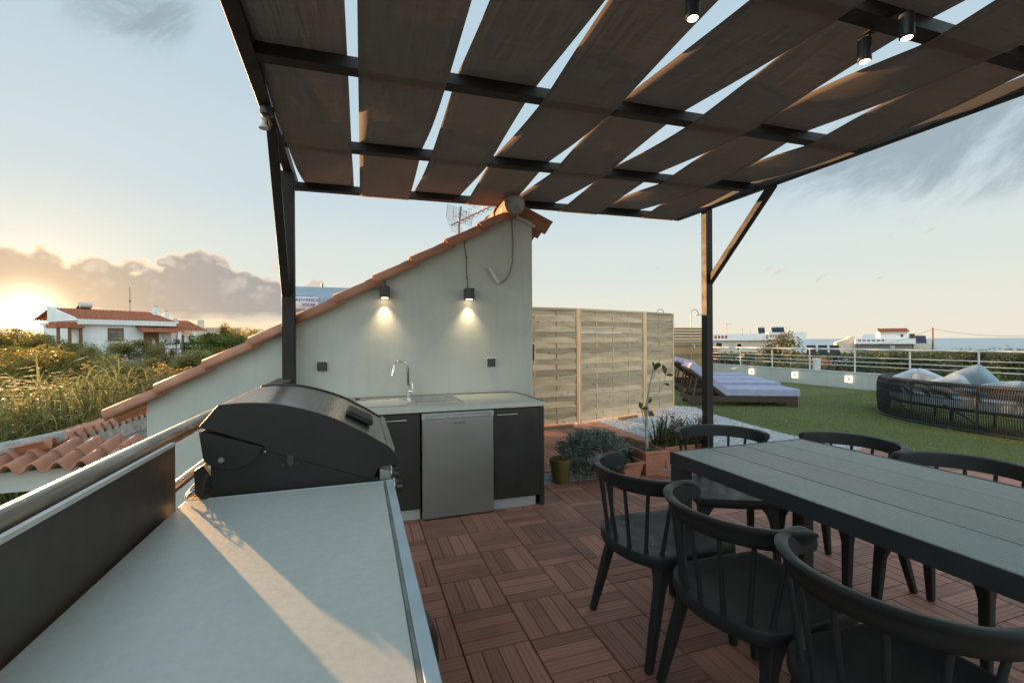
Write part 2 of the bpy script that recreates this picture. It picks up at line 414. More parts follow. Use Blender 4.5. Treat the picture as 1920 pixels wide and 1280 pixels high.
# sea
m, nt, b, out = new_mat('sea water')
tc = nt.new('ShaderNodeTexCoord').outputs['Object']
nt.put(b.inputs['Base Color'], nt.mix(nt.ramp(nt.noise(nt.scaled(tc, (.002, .0006, 1)), 1, 5), .4, .6), (.25, .33, .37), (.30, .38, .42)))
b.inputs['Roughness'].default_value = .5
bp = nt.new('ShaderNodeBump'); bp.inputs['Distance'].default_value = 2.2; bp.inputs['Strength'].default_value = .8
nt.put(bp.inputs['Height'], nt.noise(tc, .06, 5)); nt.put(b.inputs['Normal'], bp.outputs[0])
M['sea'] = m
# ------------------------------------------------------------------ the setting
b = MB(); b.b2(-.66, 12.9, -3, 4.0, -3.3, -.045); b.b2(1.62, 12.9, 4.0, 15.2, -3.3, -.046)
tag(b.build('terrace', M['concrete']), kind='structure')
# decking tiles: four slats per 0.3 m tile, turned by turns
D = MB(); T = .30
def tile(i, j):
    x0 = .414 + T * i; y0 = 3.12 + T * j; horiz = (i + j) % 2 == 0
    for k in range(4):
        w = .0706; c = (k + .5) * .0742 + .0016
        if horiz:
            if y0 + c < 3.93 or i < 0 or j > 2: D.box((x0 + .15, y0 + c, -.011), (.2935, w, .022), ax=0)
        else:
            ye = min(y0 + .29775, 3.93) if j == 2 else y0 + .29775
            D.box((x0 + c, (y0 + .00225 + ye) / 2, -.011), (w, ye - y0 - .00225, .022), ax=1)
cells = set()
for i in range(-4, 20):
    for j in range(-14, 3):
        x = .414 + T * i; y = 3.12 + T * j
        if x + T < 6.25 and x > -.75 and y + T <= 4.05: cells.add((i, j))
for i in range(4, 11):
    for j in range(4, 12):
        cells.add((i, j))
for c in sorted(cells): tile(*c)
tag(D.build('deck', M['deck'], bevel=.0015, seg=1), kind='structure')
b = MB(); b.b2(-.66, 6.26, -1.2, 3.95, -.044, -.024); b.b2(1.62, 3.72, 4.30, 6.75, -.0445, -.0245)
tag(b.build('deck_underlay', M['deck_base']), kind='structure')
# gravel bed
poly = [(1.62, 3.951), (6.12, 3.951), (5.86, 4.45), (5.72, 4.85), (5.85, 5.7), (6.03, 6.6), (6.32, 7.45), (5.9, 8.2), (1.62, 8.2)]
b = MB(); b.prism(poly, 'z', -.044, -.012); tag(b.build('gravel_bed', M['gravel']), kind='structure')
def inside(p, poly):
    x, y = p; r = False; n = len(poly)
    for i in range(n):
        x1, y1 = poly[i]; x2, y2 = poly[(i + 1) % n]
        if (y1 > y) != (y2 > y) and x < (x2 - x1) * (y - y1) / (y2 - y1) + x1: r = not r
    return r
V = []; F = []; RN = []
octf = [(0, 2, 4), (2, 1, 4), (1, 3, 4), (3, 0, 4), (2, 0, 5), (1, 2, 5), (3, 1, 5), (0, 3, 5)]
cnt = 0
while cnt < 34060:
    stray = cnt >= 34000
    x = rng.uniform(1.62, 6.4); y = rng.uniform(3.95, 7.7)
    if stray: x = rng.uniform(6.0, 11); y = rng.uniform(1.5, 7)
    elif not inside((x, y), poly): continue
    if 1.6 < x < 3.72 and 4.30 < y < 6.75: continue
    s = rng.uniform(.005, .0115); a = rng.random() * PI
    ca, sa = math.cos(a) * s, math.sin(a) * s; q = rng.uniform(.6, 1)
    o = len(V); z = .012 if stray else -.012 + rng.uniform(.0, .008)
    V += [(x + ca, y + sa, z), (x - ca, y - sa, z), (x - sa * q, y + ca * q, z), (x + sa * q, y - ca * q, z), (x + rng.uniform(-.3, .3) * s, y, z + s * rng.uniform(.5, .9)), (x, y, z - s * .5)]
    t_ = rng.random(); 
    for f in octf: F.append([o + k for k in f]); RN.append(t_)
    cnt += 1
o = np_mesh('gravel', V, F, M['stone'], RN, k=3); tag(o, kind='stuff')
# lawn
poly_l = [(6.26, -3), (12.5, -3), (12.5, 15), (1.7, 15), (1.7, 8.2), (5.9, 8.2), (6.32, 7.45), (6.03, 6.6), (5.85, 5.7), (5.72, 4.85), (5.86, 4.45), (6.12, 3.951), (6.26, 3.94)]
b = MB(); b.prism(poly_l, 'z', -.0435, -.004); tag(b.build('lawn', M['lawn']), kind='structure')
V = []; F = []; RN = []; cnt = 0
while cnt < 120000:
    x = rng.uniform(5.7, 12.5); y = rng.uniform(.5, 13) if cnt % 2 else rng.uniform(1.5, 8)
    if not inside((x, y), poly_l): continue
    if min(abs((x - sx0) * .93 + (y - sy0) * .37) for sx0, sy0 in ((8.15, 6.75), (9.9, 9.4), (6.6, 3.0))) < .012: continue
    a = rng.random() * 6.28; h = rng.uniform(.010, .026); w = .0035; l = rng.uniform(0, .018); bl = rng.random() * 6.28
    o = len(V)
    V += [(x - math.cos(a) * w, y - math.sin(a) * w, -.005), (x + math.cos(a) * w, y + math.sin(a) * w, -.005), (x + math.cos(bl) * l, y + math.sin(bl) * l, h)]
    F.append((o, o + 1, o + 2)); RN.append(min(1, max(0, rng.gauss(.45 + .16 * math.sin(x * 1.7 + math.sin(y * 1.3) * 1.5) * math.sin(y * 1.1 + .7), .22)))); cnt += 1
o = np_mesh('lawn_grass', V, F, M['turf'], RN, k=3); tag(o, kind='stuff')
# land and sea
def land(x, y):
    d = math.hypot(x, y); t = x * .72 + y * .69
    z = -3.5 - .012 * max(0, t - 12) - .018 * max(0, t - 80)
    if x < 0: z += min(2.2, .02 * max(0, -x - 10))
    return z + .25 * math.sin(x * .11) * math.cos(y * .13)
b = MB(); N = 70
def lf(u, v):
    x = math.copysign(abs(u * 2 - 1) ** 2.4, u - .5) * 2500; y = math.copysign(abs(v * 2 - 1) ** 2.4, v - .5) * 2500
    return (x, y, max(land(x, y), -60))
b.grid(lf, N, N); tag(b.build('terrain', M['ground'], smooth=180), kind='structure')
b = MB()
def sf(u, v):
    a = R(-6 + 120 * u); d = 500 * (90 ** v); return (d * math.sin(a + .35), d * math.cos(a + .35), -30)
b.grid(sf, 40, 24); tag(b.build('sea', M['sea']), kind='structure')

# ------------------------------------------------------------------ parapet, railing, square lights
t = thing('parapet_wall', 'low white rendered wall along the far edge of the lawn', 'wall', (12.62, 6, -.05))
b = MB(); b.b2(12.56, 12.76, -4, 14.7, -.05, .405); b.b2(10.9, 12.56, 14.5, 14.7, -.05, .405); b.build('wall', M['plaster'], t)
b = MB(); b.b2(12.545, 12.775, -4, 14.715, .4055, .425); b.b2(10.9, 12.545, 14.485, 14.715, .4055, .425); b.build('coping', M['plaster'], t)
t = thing('balustrade', 'pale metal railing with three thin bars on top of the low white wall', 'railing', (12.64, 6, .42))
b = MB(); b.tube([(12.64, -4, 1.05), (12.64, 14.6, 1.04)], .024, 10); b.tube([(12.64, 14.6, 1.04), (10.9, 14.6, 1.04)], .024, 10); b.build('top_rail', M['wrail'], t, smooth=60)
for z in (.60, .71, .83):
    b = MB(); b.tube([(12.64, -4, z), (12.64, 14.6, z)], .011, 8); b.tube([(12.64, 14.6, z), (10.9, 14.6, z)], .011, 8); b.build('bar', M['wrail'], t, smooth=60)
for k in range(-5, 9):
    y = 3.566 + 1.3 * k + (0 if k < 8 else .5)
    if y > 14.7: continue
    b = MB(); b.tube([(12.64, y, .425), (12.64, y, 1.04)], .019, 8); b.build('post', M['wrail'], t, smooth=60)
lab = ['leftmost lit square wall light, nearest the loungers', 'lit square wall light in the middle of the three', 'rightmost lit square wall light, nearest the round sofa']
for (y, la) in zip((12.08, 10.46, 8.85), lab):
    t = thing('wall_light', la, 'light', (12.56, y, .13), group='square lights on the low white wall')
    b = MB(); b.box((12.548, y, .24), (.022, .15, .17)); b.build('backplate', M['white'], t, bevel=.004)
    b = MB(); s_ = .075
    for (dy, dz, ly, lz) in ((0, s_, .18, .030), (0, -s_, .18, .030), (s_, 0, .030, .1198), (-s_, 0, .030, .1198)):
        b.box((12.52, y + dy, .24 + dz), (.035, ly, lz))
    b.build('glowing_frame', M['litw'], t)

# ------------------------------------------------------------------ house with the gable
HW = 4.21
t = thing('gable_house', 'white rendered gable with terracotta verge behind the outdoor kitchen', 'house', (0, HW, -3.3))
house = t
b = MB(); slope = .558
zl = lambda x: 1.797 + slope * x
b.prism([(-1.55, -3.3), (1.615, -3.3), (1.615, 2.50), (1.40, zl(1.40)), (-1.55, zl(-1.55))], 'y', HW, 6.6)
b.build('wall', M['plaster'], t)
def barrel(bm, x0, z0, x1, z1, ya, yb, pitch=.2, r=.055, row=.36, lift=.02):
    L = math.hypot(x1 - x0, z1 - z0); ux, uz = (x1 - x0) / L, (z1 - z0) / L; nx, nz = -uz, ux
    if nz < 0: nx, nz = -nx, -nz
    rows = max(1, int(L / row + .5)); n = int((yb - ya) / pitch * 8)
    for k in range(rows):
        s0, s1 = L * k / rows - .03, L * (k + 1) / rows + .03
        def fn(u, v, s0=s0, s1=s1):
            s = s0 + (s1 - s0) * u; y = ya + (yb - ya) * v
            w = math.cos(2 * PI * (y - ya) / pitch); h = r * (abs(w) ** .7 * (1 if w > 0 else -1)) + lift * (1 - u)
            return (x0 + ux * s + nx * h, y, z0 + uz * s + nz * h)
        bm.grid(fn, 1, n)
b = MB(); barrel(b, -1.82, .755, 1.40, 2.55, HW + .16, 6.7); b.build('roof', M['terra'], t, smooth=50, solid=.012)
b = MB(); barrel(b, 1.79, 2.47, 1.40, 2.655, HW + .02, 6.7); b.build('roof', M['terra'], t, smooth=50, solid=.012)
b = MB()                                                   # the run of half-round verge tiles
ang = math.atan(slope); ca, sa = math.cos(ang), math.sin(ang)
for k in range(10):
    x = -1.80 + .32 * k; seg = 9; n = 2; ring = []
    for e, (s, r, h) in enumerate(((0, .078, .022), (.42, .066, -.004))):
        for q in range(seg + 1):
            a = R(-20) + R(220) * q / seg
            yy = HW - .002 + r * math.cos(a); hh = r * math.sin(a) * .8 + h - .052
            xx = x + ca * s - sa * hh; zz = zl(x) + .02 + sa * s + ca * hh
            ring.append((xx, yy, zz))
    F = [(q, q + 1, seg + 2 + q, seg + 1 + q) for q in range(seg)]
    b.add(ring, F, None, rng.random())
b.build('roof_verge', M['terra'], t, smooth=60, solid=.014)
b = MB()
for k in range(6):
    s0 = HW - .12 + k * .38
    b.tube([(1.40, s0, 2.625), (1.40, s0 + .42, 2.61)], [.105, .088], 14)
b.build('ridge_cap', M['terra'], t, smooth=60)
b = MB(); b.lathe([(.001, -.004), (.085, -.004), (.094, .02)], (1.40, HW - .135, 2.62), 14, axis='y', cap=False)
V = []
b.build('mortar_plug', M['mortar'], t)
b = MB(); b.prism([(1.405, 2.545), (1.64, 2.445), (1.64, 2.465), (1.405, 2.565)], 'y', HW - .03, HW); b.build('gable_trim', M['plaster'], t)
b = MB(); b.tube([(-1.62, 4.75, .97), (-.95, 4.9, 1.14)], .05, 12); b.tube([(-1.5, 4.79, .99), (-1.5, 4.79, .85)], .03, 10)
tag(b.build('vent_pipe', M['white'], smooth=50), 'short white pipe poking out above the sloping tiles at left', 'pipe')
# wall lamps
lamp = thing('wall_lamp', 'black cube wall lamp left of the tap, fed by a short cable', 'lamp', (.212, HW, 1.72), group='wall lamps over the kitchen')
b = MB(); b.box((0, -.055, .05), (.085, .085, .10)); b.box((0, -.006, .05), (.06, .012, .07)); b.build('housing', M['sock'], lamp, local=True, bevel=.006)
b = MB(); b.lathe([(.001, -.0015), (.030, -.0015), (.030, .012)], (0, -.055, 0), 18, cap=False); b.build('lens', M['lit'], lamp, local=True)
dup(lamp, (.968, HW, 1.725), label='black cube wall lamp on the right, hung on a long beige cable')
def spot(name, loc, target, e, size, blend=1., col=(1, .74, .44), rad=.02):
    l = bpy.data.lights.new(name, 'SPOT'); l.energy = e; l.spot_size = R(size); l.spot_blend = blend; l.color = col; l.shadow_soft_size = rad
    o = bpy.data.objects.new(name, l); COL.objects.link(o); o.location = loc
    o.rotation_euler = (Vector(target) - Vector(loc)).to_track_quat('-Z', 'Y').to_euler(); return o
for x, z in ((.212, 1.72), (.968, 1.725)): spot('wall_lamp_beam', (x, HW - .055, z - .006), (x, HW - .035, z - 1), 2.6, 86, 1)
b = MB(); b.tube([(.20, HW - .006, 1.93), (.215, HW - .008, 1.88), (.225, HW - .008, 1.84), (.222, HW - .008, 1.822)], .0045, 8)
tag(b.build('lamp_cable', M['cable'], smooth=60), 'short bent cable from the roof tiles to the left wall lamp', 'cable')
b = MB(); b.tube([(.945, HW - .006, 2.32), (.94, HW - .007, 2.22), (.955, HW - .007, 2.1), (.952, HW - .007, 2.0), (.962, HW - .007, 1.9), (.966, HW - .007, 1.826)], .0045, 8)
for z in (2.12, 1.93): b.box((.956, HW - .008, z), (.022, .012, .008))
tag(b.build('lamp_cable', M['cable'], smooth=60), 'long beige cable clipped to the wall above the right wall lamp', 'cable')
t = thing('aerial_cable', 'loose looped cable hanging from the ridge with a white plug on its end', 'cable', (1.35, HW, 1.9))
P = [(1.27, HW - .15, 2.645), (1.34, HW - .14, 2.63), (1.385, HW - .1, 2.585), (1.405, HW - .012, 2.5), (1.415, HW - .012, 2.3), (1.412, HW - .012, 2.12), (1.38, HW - .012, 1.99), (1.33, HW - .014, 1.915), (1.28, HW - .016, 1.89), (1.25, HW - .018, 1.90)]
b = MB(); b.tube(P, .005, 8); b.build('lead', M['cable'], t, smooth=60)
b = MB(); b.tube([(1.265, HW - .02, 1.89), (1.235, HW - .025, 1.93), (1.20, HW - .03, 1.985), (1.165, HW - .03, 2.035)], [.018, .017, .02, .011], 10); b.tube([(1.235, HW - .03, 1.93), (1.262, HW - .05, 1.955), (1.255, HW - .04, 2.0)], .004, 6); b.build('plug', M['white'], t, smooth=60)
# sockets and switch
s0 = thing('wall_socket', 'charcoal square socket cover nearest the black post', 'socket', (-.298, HW, 1.09), group='socket covers on the white wall')
b = MB(); b.box((0, -.006, .042), (.088, .012, .085)); b.build('frame', M['white'], s0, local=True, bevel=.004)
b = MB(); b.box((-.004, -.024, .041), (.078, .024, .077)); b.build('cover', M['sock'], s0, local=True, bevel=.007)
dup(s0, (1.19, HW, 1.092), label='charcoal square socket cover right of the tap')
t = thing('outdoor_switch', 'dark twin switch on the wall corner beside the wooden fence', 'switch', (1.615, HW + .1, 1.14))
b = MB(); b.b2(1.615, 1.635, HW + .05, HW + .13, 1.135, 1.305); b.build('plate', M['white'], t, bevel=.003)
for z in (1.14, 1.222): b = MB(); b.b2(1.6355, 1.655, HW + .052, HW + .128, z, z + .078); b.build('rocker', M['sock'], t, bevel=.004)
# solar tank behind the roof
t = thing('solar_tank', 'blue grey solar water tank with a printed label behind the verge', 'tank', (-.3, 5.9, 1.3))
TY, TZc, TR = 5.9, 1.766, .2235
b = MB(); b.lathe([(.001, -.63), (.20, -.63), (TR, -.61), (TR, .61), (.20, .63), (.001, .63)], (-.17, TY, TZc), 36, axis='x', cap=False); b.build('tank', M['tank'], t, smooth=40)
for x in (-.58, .26): b = MB(); b.beam((x, TY, 1.25), (x, TY, 1.56), .05, .05); b.build('leg', M['wire'], t)
b = MB(); b.tube([(-.42, TY, 1.99), (-.42, TY, 2.035)], .010, 8); b.build('valve', M['ink'], t)
b = MB(); rr = TR + .0015
def lb(x0, x1, a0, a1, r, mb):
    mb.grid(lambda u, v: (x0 + (x1 - x0) * u, TY - r * math.cos(R(a0 + (a1 - a0) * v)), TZc + r * math.sin(R(a0 + (a1 - a0) * v))), 2, 10)
lb(-.79, -.437, -16, 25, rr, b); lbl = b.build('label', M['lblue'], t)
b = MB(); lb(-.688, -.442, -14, 23, rr + .001, b); b.build('label_field', M['lwhite'], lbl)
text_part('lettering', 'ADVANCE', .052, M['lblue'], lbl, (-.565, TY - rr + .0035, TZc + .050), (R(90 - 13), 0, 0), .0025)
text_part('lettering', 'SOLAR', .046, M['lblue'], lbl, (-.548, TY - rr - .0015, TZc - .006), (R(90 + 1), 0, 0), .0025)
# television aerial
t = thing('tv_aerial', 'television aerial with wire reflector and orange clips behind the ridge', 'aerial', (1.16, 5.5, 2.5))
b = MB(); b.tube([(1.155, 5.5, 2.4), (1.16, 5.5, 2.75), (1.185, 5.5, 2.98)], .013, 8); b.build('mast', M['wire'], t)
b = MB(); b.tube([(1.06, 5.5, 2.74), (1.62, 5.35, 3.02)], .008, 6); b.build('boom', M['wire'], t)
b = MB()
for k in range(8):
    q = k / 7; b.tube([(1.0 + .01 * q, 5.46, 2.82 + .16 * q), (1.36 + .02 * q, 5.7, 2.80 + .16 * q)], .0025, 4)
for k in range(5):
    q = k / 4; b.tube([(1.0 + .36 * q, 5.46 + .24 * q, 2.82 - .02 * q), (1.01 + .37 * q, 5.46 + .24 * q, 2.98 - .02 * q)], .0025, 4)
for k in range(5):
    q = k / 4; b.tube([(1.0 + .05 * q, 5.46, 2.80 - .13 * q), (1.2 + .05 * q, 5.6, 2.79 - .13 * q)], .0025, 4)
b.build('reflector', M['wire'], t)
b = MB()
for k in range(9):
    q = .18 + .8 * k / 8; p = Vector((1.06, 5.5, 2.74)).lerp(Vector((1.62, 5.35, 3.02)), q)
    for s in (-1, 1): b.tube([p, p + Vector((-.02, .0, s * .055)), p + Vector((-.075, 0, s * .058))], .003, 5)
    b2 = MB(); b2.box(p, (.022, .022, .022)); b2.build('clip', M['orange'], t)
b.build('element', M['wire'], t)

# ------------------------------------------------------------------ pergola
ZB = 2.712; BH = .062
t = thing('pergola', 'dark steel pergola roofed with woven brown cloth strips', 'pergola', (1.5, 1.7, 0))
perg = t
bl = lambda y: -.435 - .026 * y                             # left side beam drifts outwards a little
br_ = lambda y: 3.58 - .022 * y
BY = [(-1.15, -1.15), (-.30, -.28), (.46, .44), (1.425, 1.375), (2.49, 2.38), (3.54, 3.33), (4.535, 4.375)]   # beam centre at left, right end
def by(k, x): a, c = BY[k]; return a + (c - a) * (x + .55) / 4.0
for k in range(len(BY)):
    b = MB(); x0, x1 = bl(BY[k][0]) + .035, br_(BY[k][1]) - .035
    b.beam((x0, by(k, x0), ZB + BH / 2), (x1, by(k, x1), ZB + BH / 2), .08, BH); b.build('beam', M['perg'], t, bevel=.004)
b = MB(); b.beam((bl(-1.2), -1.2, ZB + .045), (bl(4.58), 4.58, ZB + .045), .07, .09); b.build('side_beam', M['perg'], t, bevel=.004)
b = MB(); b.beam((br_(-1.2), -1.2, ZB + .04), (br_(4.42), 4.42, ZB + .04), .07, .085); b.build('side_beam', M['perg'], t, bevel=.004)
for (x, y, z0) in ((-.542, 4.09, -.02), (3.49, 3.94, -.02), (-.46, -1.1, -.02), (3.6, -1.1, -.02)):
    b = MB(); b.b2(x - .047, x + .047, y - .042, y + .042, z0, ZB - .001) if x < 0 else b.b2(x - .04, x + .04, y - .04, y + .04, z0, ZB - .001)
    b.b2(x - .075, x + .075, y - .075, y + .075, z0 + .002, z0 + .012); b.build('post', M['perg'], t, bevel=.004)
b = MB(); b.beam((-.556, 4.06, 1.72), (-.525, 3.26, ZB + .02), .06, .06); b.build('brace', M['perg'], t, bevel=.004)
b = MB(); b.beam((3.50, 3.93, 1.93), (3.515, 3.14, ZB + .01), .06, .06); b.build('brace', M['perg'], t, bevel=.004)
ztop = ZB + BH + .003; zbot = ZB - .003
for i in range(8):
    x0 = -.495 + .500 * i; x1 = x0 + .448
    if i == 0: x0 += .025
    if i == 7: x1 -= .03
    ph = rng.random() * 6; tw = rng.uniform(-.012, .012)
    b = MB(); NS = 60
    def fn(u, v, i=i, x0=x0, x1=x1, ph=ph, tw=tw):
        x = x0 + (x1 - x0) * v
        ys = [by(k, x) for k in range(7)]
        zs = [ztop if (k + i) % 2 == 0 else zbot for k in range(7)]
        ya, yb = ys[0] - .05, ys[6] + .042
        y = ya + (yb - ya) * u
        if y <= ys[0]: z = zs[0]
        elif y >= ys[6] : z = zs[6]
        else:
            k = max(q for q in range(6) if ys[q] <= y)
            L = ys[k + 1] - ys[k]; fl = .045 / L; s = (y - ys[k]) / L
            s2 = min(1, max(0, (s - fl) / (1 - 2 * fl))); e = .8 * s2 + .2 * s2 * s2 * (3 - 2 * s2)
            sag = math.sin(PI * s2)
            c = (v - .5) * 2
            z = zs[k] + (zs[k + 1] - zs[k]) * e - sag * (.007 + .005 * math.sin(ph + k)) + sag * c * c * (.006 + .006 * math.sin(ph * 2 + 3 * k)) + sag * c * tw * 2
        return (x + .006 * math.sin(ph + 5 * u), y, z)
    b.grid(fn, 150, 8); b.build('shade_strip', M['cloth'], t, smooth=180, solid=.003)
# spotlights and the bare lamp holder hanging from it
def mk_spot(loc, la, rz):
    t = thing('pergola_spotlight', la, 'spotlight', loc, rz, 'cylinder spotlights under the pergola')
    b = MB(); b.lathe([(.0225, .0), (.027, .004), (.027, .098), (.022, .102)], (0, 0, 0), 20); b.build('housing', M['sock'], t, local=True, smooth=40)
    b = MB(); b.box((0, .012, .108), (.012, .02, .028)); b.box((0, .03, .118), (.04, .05, .010)); b.build('bracket', M['black'], t, local=True)
    b = MB(); b.lathe([(.001, -.0015), (.0195, -.0015), (.0205, .004)], (0, 0, 0), 18, cap=False); b.build('lens', M['lit'], t, local=True)
mk_spot((2.19, 1.30, 2.60), 'lit cylinder spotlight under the pergola, rightmost of the three', 0)
mk_spot((2.19, 1.47, 2.60), 'lit cylinder spotlight behind the beam, middle of the three', PI)
mk_spot((1.25, 1.481, 2.60), 'lit cylinder spotlight at the top edge, leftmost of the three', 0)
for p in ((2.19, 1.30, 2.595), (2.19, 1.47, 2.595), (1.25, 1.481, 2.595)): spot('spotlight_beam', p, (p[0], p[1], 0), 1.2, 60, 1)
t = thing('lamp_holder', 'round black junction box and white lamp holder on the left pergola beam', 'lamp holder', (-.505, 3.0, 2.55))
b = MB(); b.lathe([(.022, .0), (.036, .01), (.039, .024), (.039, .05), (.034, .055)], (-.505, 3.0, 2.660), 20); b.build('junction_box', M['sock'], t, smooth=40)
b = MB(); b.lathe([(.001, 0), (.029, 0), (.027, .008), (.0145, .025), (.013, .045), (.016, .047), (.016, .058), (.012, .062)], (-.520, 2.99, 2.585), 18); b.build('lamp_cup', M['white'], t, smooth=40)
b = MB(); b.tube([(-.525, 2.99, 2.635), (-.52, 2.995, 2.655)], .007, 6); b.tube([(-.50, 3.0, 2.65), (-.485, 2.99, 2.61), (-.495, 2.985, 2.585)], .01, 8); b.build('lead', M['brown'], t)

# ------------------------------------------------------------------ outdoor kitchen
YF = 3.465
t = thing('kitchen_unit', 'black kitchen cabinet with pale stone worktop along the white wall', 'cabinet', (.7, 3.8, 0)); kit = t
b = MB(); b.b2(-.30, 1.432, YF - .005, HW - .003, .806, .842); wt = b.build('worktop', M['worktop'], t, bevel=.003)
b = MB(); b.tube([(-.28, HW - .012, .847), (.6, HW - .012, .848), (1.40, HW - .02, .847), (1.425, 3.9, .846), (1.425, 3.47, .845)], .005, 6); b.build('worktop_seal', M['grout'], t)
b = MB(); b.b2(-.28, .425, YF + .02, 4.19, .08, .80); b.b2(.995, 1.39, YF + .02, 4.19, .08, .80); b.b2(.43, .99, 4.1, 4.19, .02, .80); b.build('carcass', M['kdoor'], t)
for (x0, x1) in ((-.26, .425), (.997, 1.388)):
    b = MB(); b.b2(x0, x1, YF, YF + .019, .085, .795); dr = b.build('door', M['kdoor'], t, bevel=.002)
    xa = .155 if x0 < 0 else 1.018
    b = MB(); b.tube([(xa, YF - .022, .757), (xa + .17, YF - .022, .757)], .004, 8); b.tube([(xa + .012, YF - .022, .757), (xa + .012, YF, .757)], .003, 6); b.tube([(xa + .158, YF - .022, .757), (xa + .158, YF, .757)], .003, 6); b.build('handle', M['chrome'], dr, smooth=60)
b = MB(); b.b2(1.3905, 1.427, YF + .001, 4.19, .0, .805); b.build('side_panel', M['kdoor'], t, bevel=.002)
for (x0, x1) in ((-.26, .425), (1.0, 1.36)):
    b = MB(); b.b2(x0, x1, YF + .03, YF + .045, .0, .083); b.build('plinth', M['plinth'], t)
t = thing('fridge', 'small brushed steel fridge under the worktop with dark lettering', 'fridge', (.71, 3.7, 0))
b = MB(); b.b2(.437, .987, YF - .035, YF + .005, .012, .755); dr = b.build('door', M['steel'], t, bevel=.006)
b = MB(); b.b2(.437, .987, YF + .012, 4.05, .008, .795); b.build('body', M['sock'], t, bevel=.003)
b = MB(); b.b2(.437, .987, YF - .018, YF + .004, .756, .797); b.b2(.437, .460, YF - .036, YF - .019, .756, .797); b.b2(.964, .987, YF - .036, YF - .019, .756, .797); b.b2(.4605, .9635, YF - .036, YF - .028, .786, .797); b.build('grip_strip', M['plinth'], dr)
text_part('lettering', 'HE\u00b7AIMO', .021, M['ink'], dr, (.718, YF - .0358, .716), (R(90), 0, 0), .0004)
t = thing('sink', 'inset steel sink with ribbed drainer beside the tap', 'sink', (.4, 3.8, .842))
b = MB(); z0 = .8435
b.b2(-.10, .80, 3.585, 3.62, .8425, .8465); b.b2(-.10, .80, 4.05, 4.13, .8425, .8465); b.b2(-.10, -.05, 3.62, 4.05, .8425, .8465); b.b2(.37, .80, 3.62, 4.05, .8425, .8445)
b.b2(.785, .80, 3.62, 4.05, .8446, .8465)
for k in range(8): b.box((.60, 3.66 + .05 * k, .8465), (.34, .014, .006))
b.build('rim', M['steelx'], t, bevel=.002)
b = MB()
def bowl(u, v):
    a = 2 * PI * u; prof = [(1, .8455), (.985, .835), (.95, .77), (.9, .71), (.8, .69), (.0, .688)]
    k = v * 5; i = min(4, int(k)); f = k - i; r = prof[i][0] * (1 - f) + prof[i + 1][0] * f; z = prof[i][1] * (1 - f) + prof[i + 1][1] * f
    c, s = math.cos(a), math.sin(a); e = (abs(c) ** 3.2 + abs(s) ** 3.2) ** (-1 / 3.2)
    return (.16 + .215 * r * e * c, 3.835 + .218 * r * e * s, z)
b.grid(bowl, 48, 20); b.build('bowl', M['steelx'], t, smooth=60)
b = MB()
for dx in (-.035, -.022, .012, .025): b.b2(.17 + dx, .178 + dx, 4.034, 4.046, .80, .822)
b.build('overflow_slot', M['ink'], t)
b = MB(); b.lathe([(.018, 0), (.02, .008), (.008, .012)], (-.02, 4.085, .8465), 14); b.build('waste_knob', M['ink'], t, smooth=40)
t = thing('tap', 'tall polished swan neck tap behind the sink', 'tap', (.405, 4.08, .846))
arc = [(.402, 4.08, .93), (.400, 4.08, 1.03)]
for k in range(13):
    a = PI * k / 12; arc.append((.336 + .062 * math.cos(a), 4.075 - .05 * (k / 12), 1.105 + .062 * math.sin(a)))
arc += [(.268, 4.02, 1.085), (.262, 4.018, 1.045)]
b = MB(); b.tube(arc, .0125, 14); b.build('spout', M['chrome'], t, smooth=60)
b = MB(); b.lathe([(.028, 0), (.028, .008), (.02, .012), (.02, .075), (.0215, .078), (.0215, .11), (.014, .118)], (.405, 4.08, .8466), 18); b.build('body', M['chrome'], t, smooth=40)
b = MB(); b.tube([(.405, 4.08, .905), (.44, 4.045, .905)], .019, 14); b.tube([(.436, 4.05, .912), (.432, 4.055, .975)], .0045, 8); b.build('lever', M['chrome'], t, smooth=40)

# ------------------------------------------------------------------ barbecue counter, railing, barbecue
CZ = .88
t = thing('barbecue_counter', 'long counter with pale marbled top running toward the barbecue', 'counter', (-.2, .4, 0))
b = MB(); b.b2(-.485, .072, -1.4, 1.565, CZ - .035, CZ); b.build('countertop', M['worktop'], t, bevel=.002)
b = MB(); b.b2(.0725, .079, -1.4, 1.56, CZ - .035, CZ + .001); b.build('sealant', M['grout'], t)
b = MB(); b.b2(.0795, .103, -1.4, 1.572, CZ - .04, CZ + .003); b.b2(-.43, .0795, 1.5655, 1.572, CZ - .04, CZ + .001); b.build('edge_trim', M['trim'], t, bevel=.003)
b = MB(); b.b2(-.48, -.10, -1.4, 1.55, 0, CZ - .041); b.build('base', M['plaster'], t)
t = thing('handrail', 'round galvanised balcony handrail with a dark solid infill panel', 'railing', (-.56, 1, 0))
b = MB(); b.tube([(-.556, -1.5, 1.047), (-.556, 1.5, 1.05), (-.558, 3.70, 1.052), (-.558, 3.735, 1.052)], [.0255, .0255, .0255, .02], 18); b.build('top_rail', M['rail'], t, smooth=60)
b = MB(); b.tube([(-.60, 1.3, .85), (-.60, 3.9, .85)], .017, 12); b.build('lower_rail', M['rail'], t, smooth=60)
b = MB(); b.tube([(-.556, 3.45, .0), (-.556, 3.45, 1.03)], .02, 10); b.tube([(-.556, 3.68, 1.05), (-.53, 4.04, 1.03)], .012, 8); b.build('stanchion', M['rail'], t, smooth=60)
b = MB(); b.b2(-.512, -.502, -1.5, 1.545, .80, 1.046); pn = b.build('infill_panel', M['panel'], t)
b = MB(); b.b2(-.5125, -.5015, -1.5, 1.545, 1.0465, 1.056); b.build('panel_edge', M['paneledge'], pn)
b = MB(); b.beam((-.475, 1.60, .845), (-.475, 3.4, .845), .04, .05); b.build('flat_rail', M['raw'], t, bevel=.003)

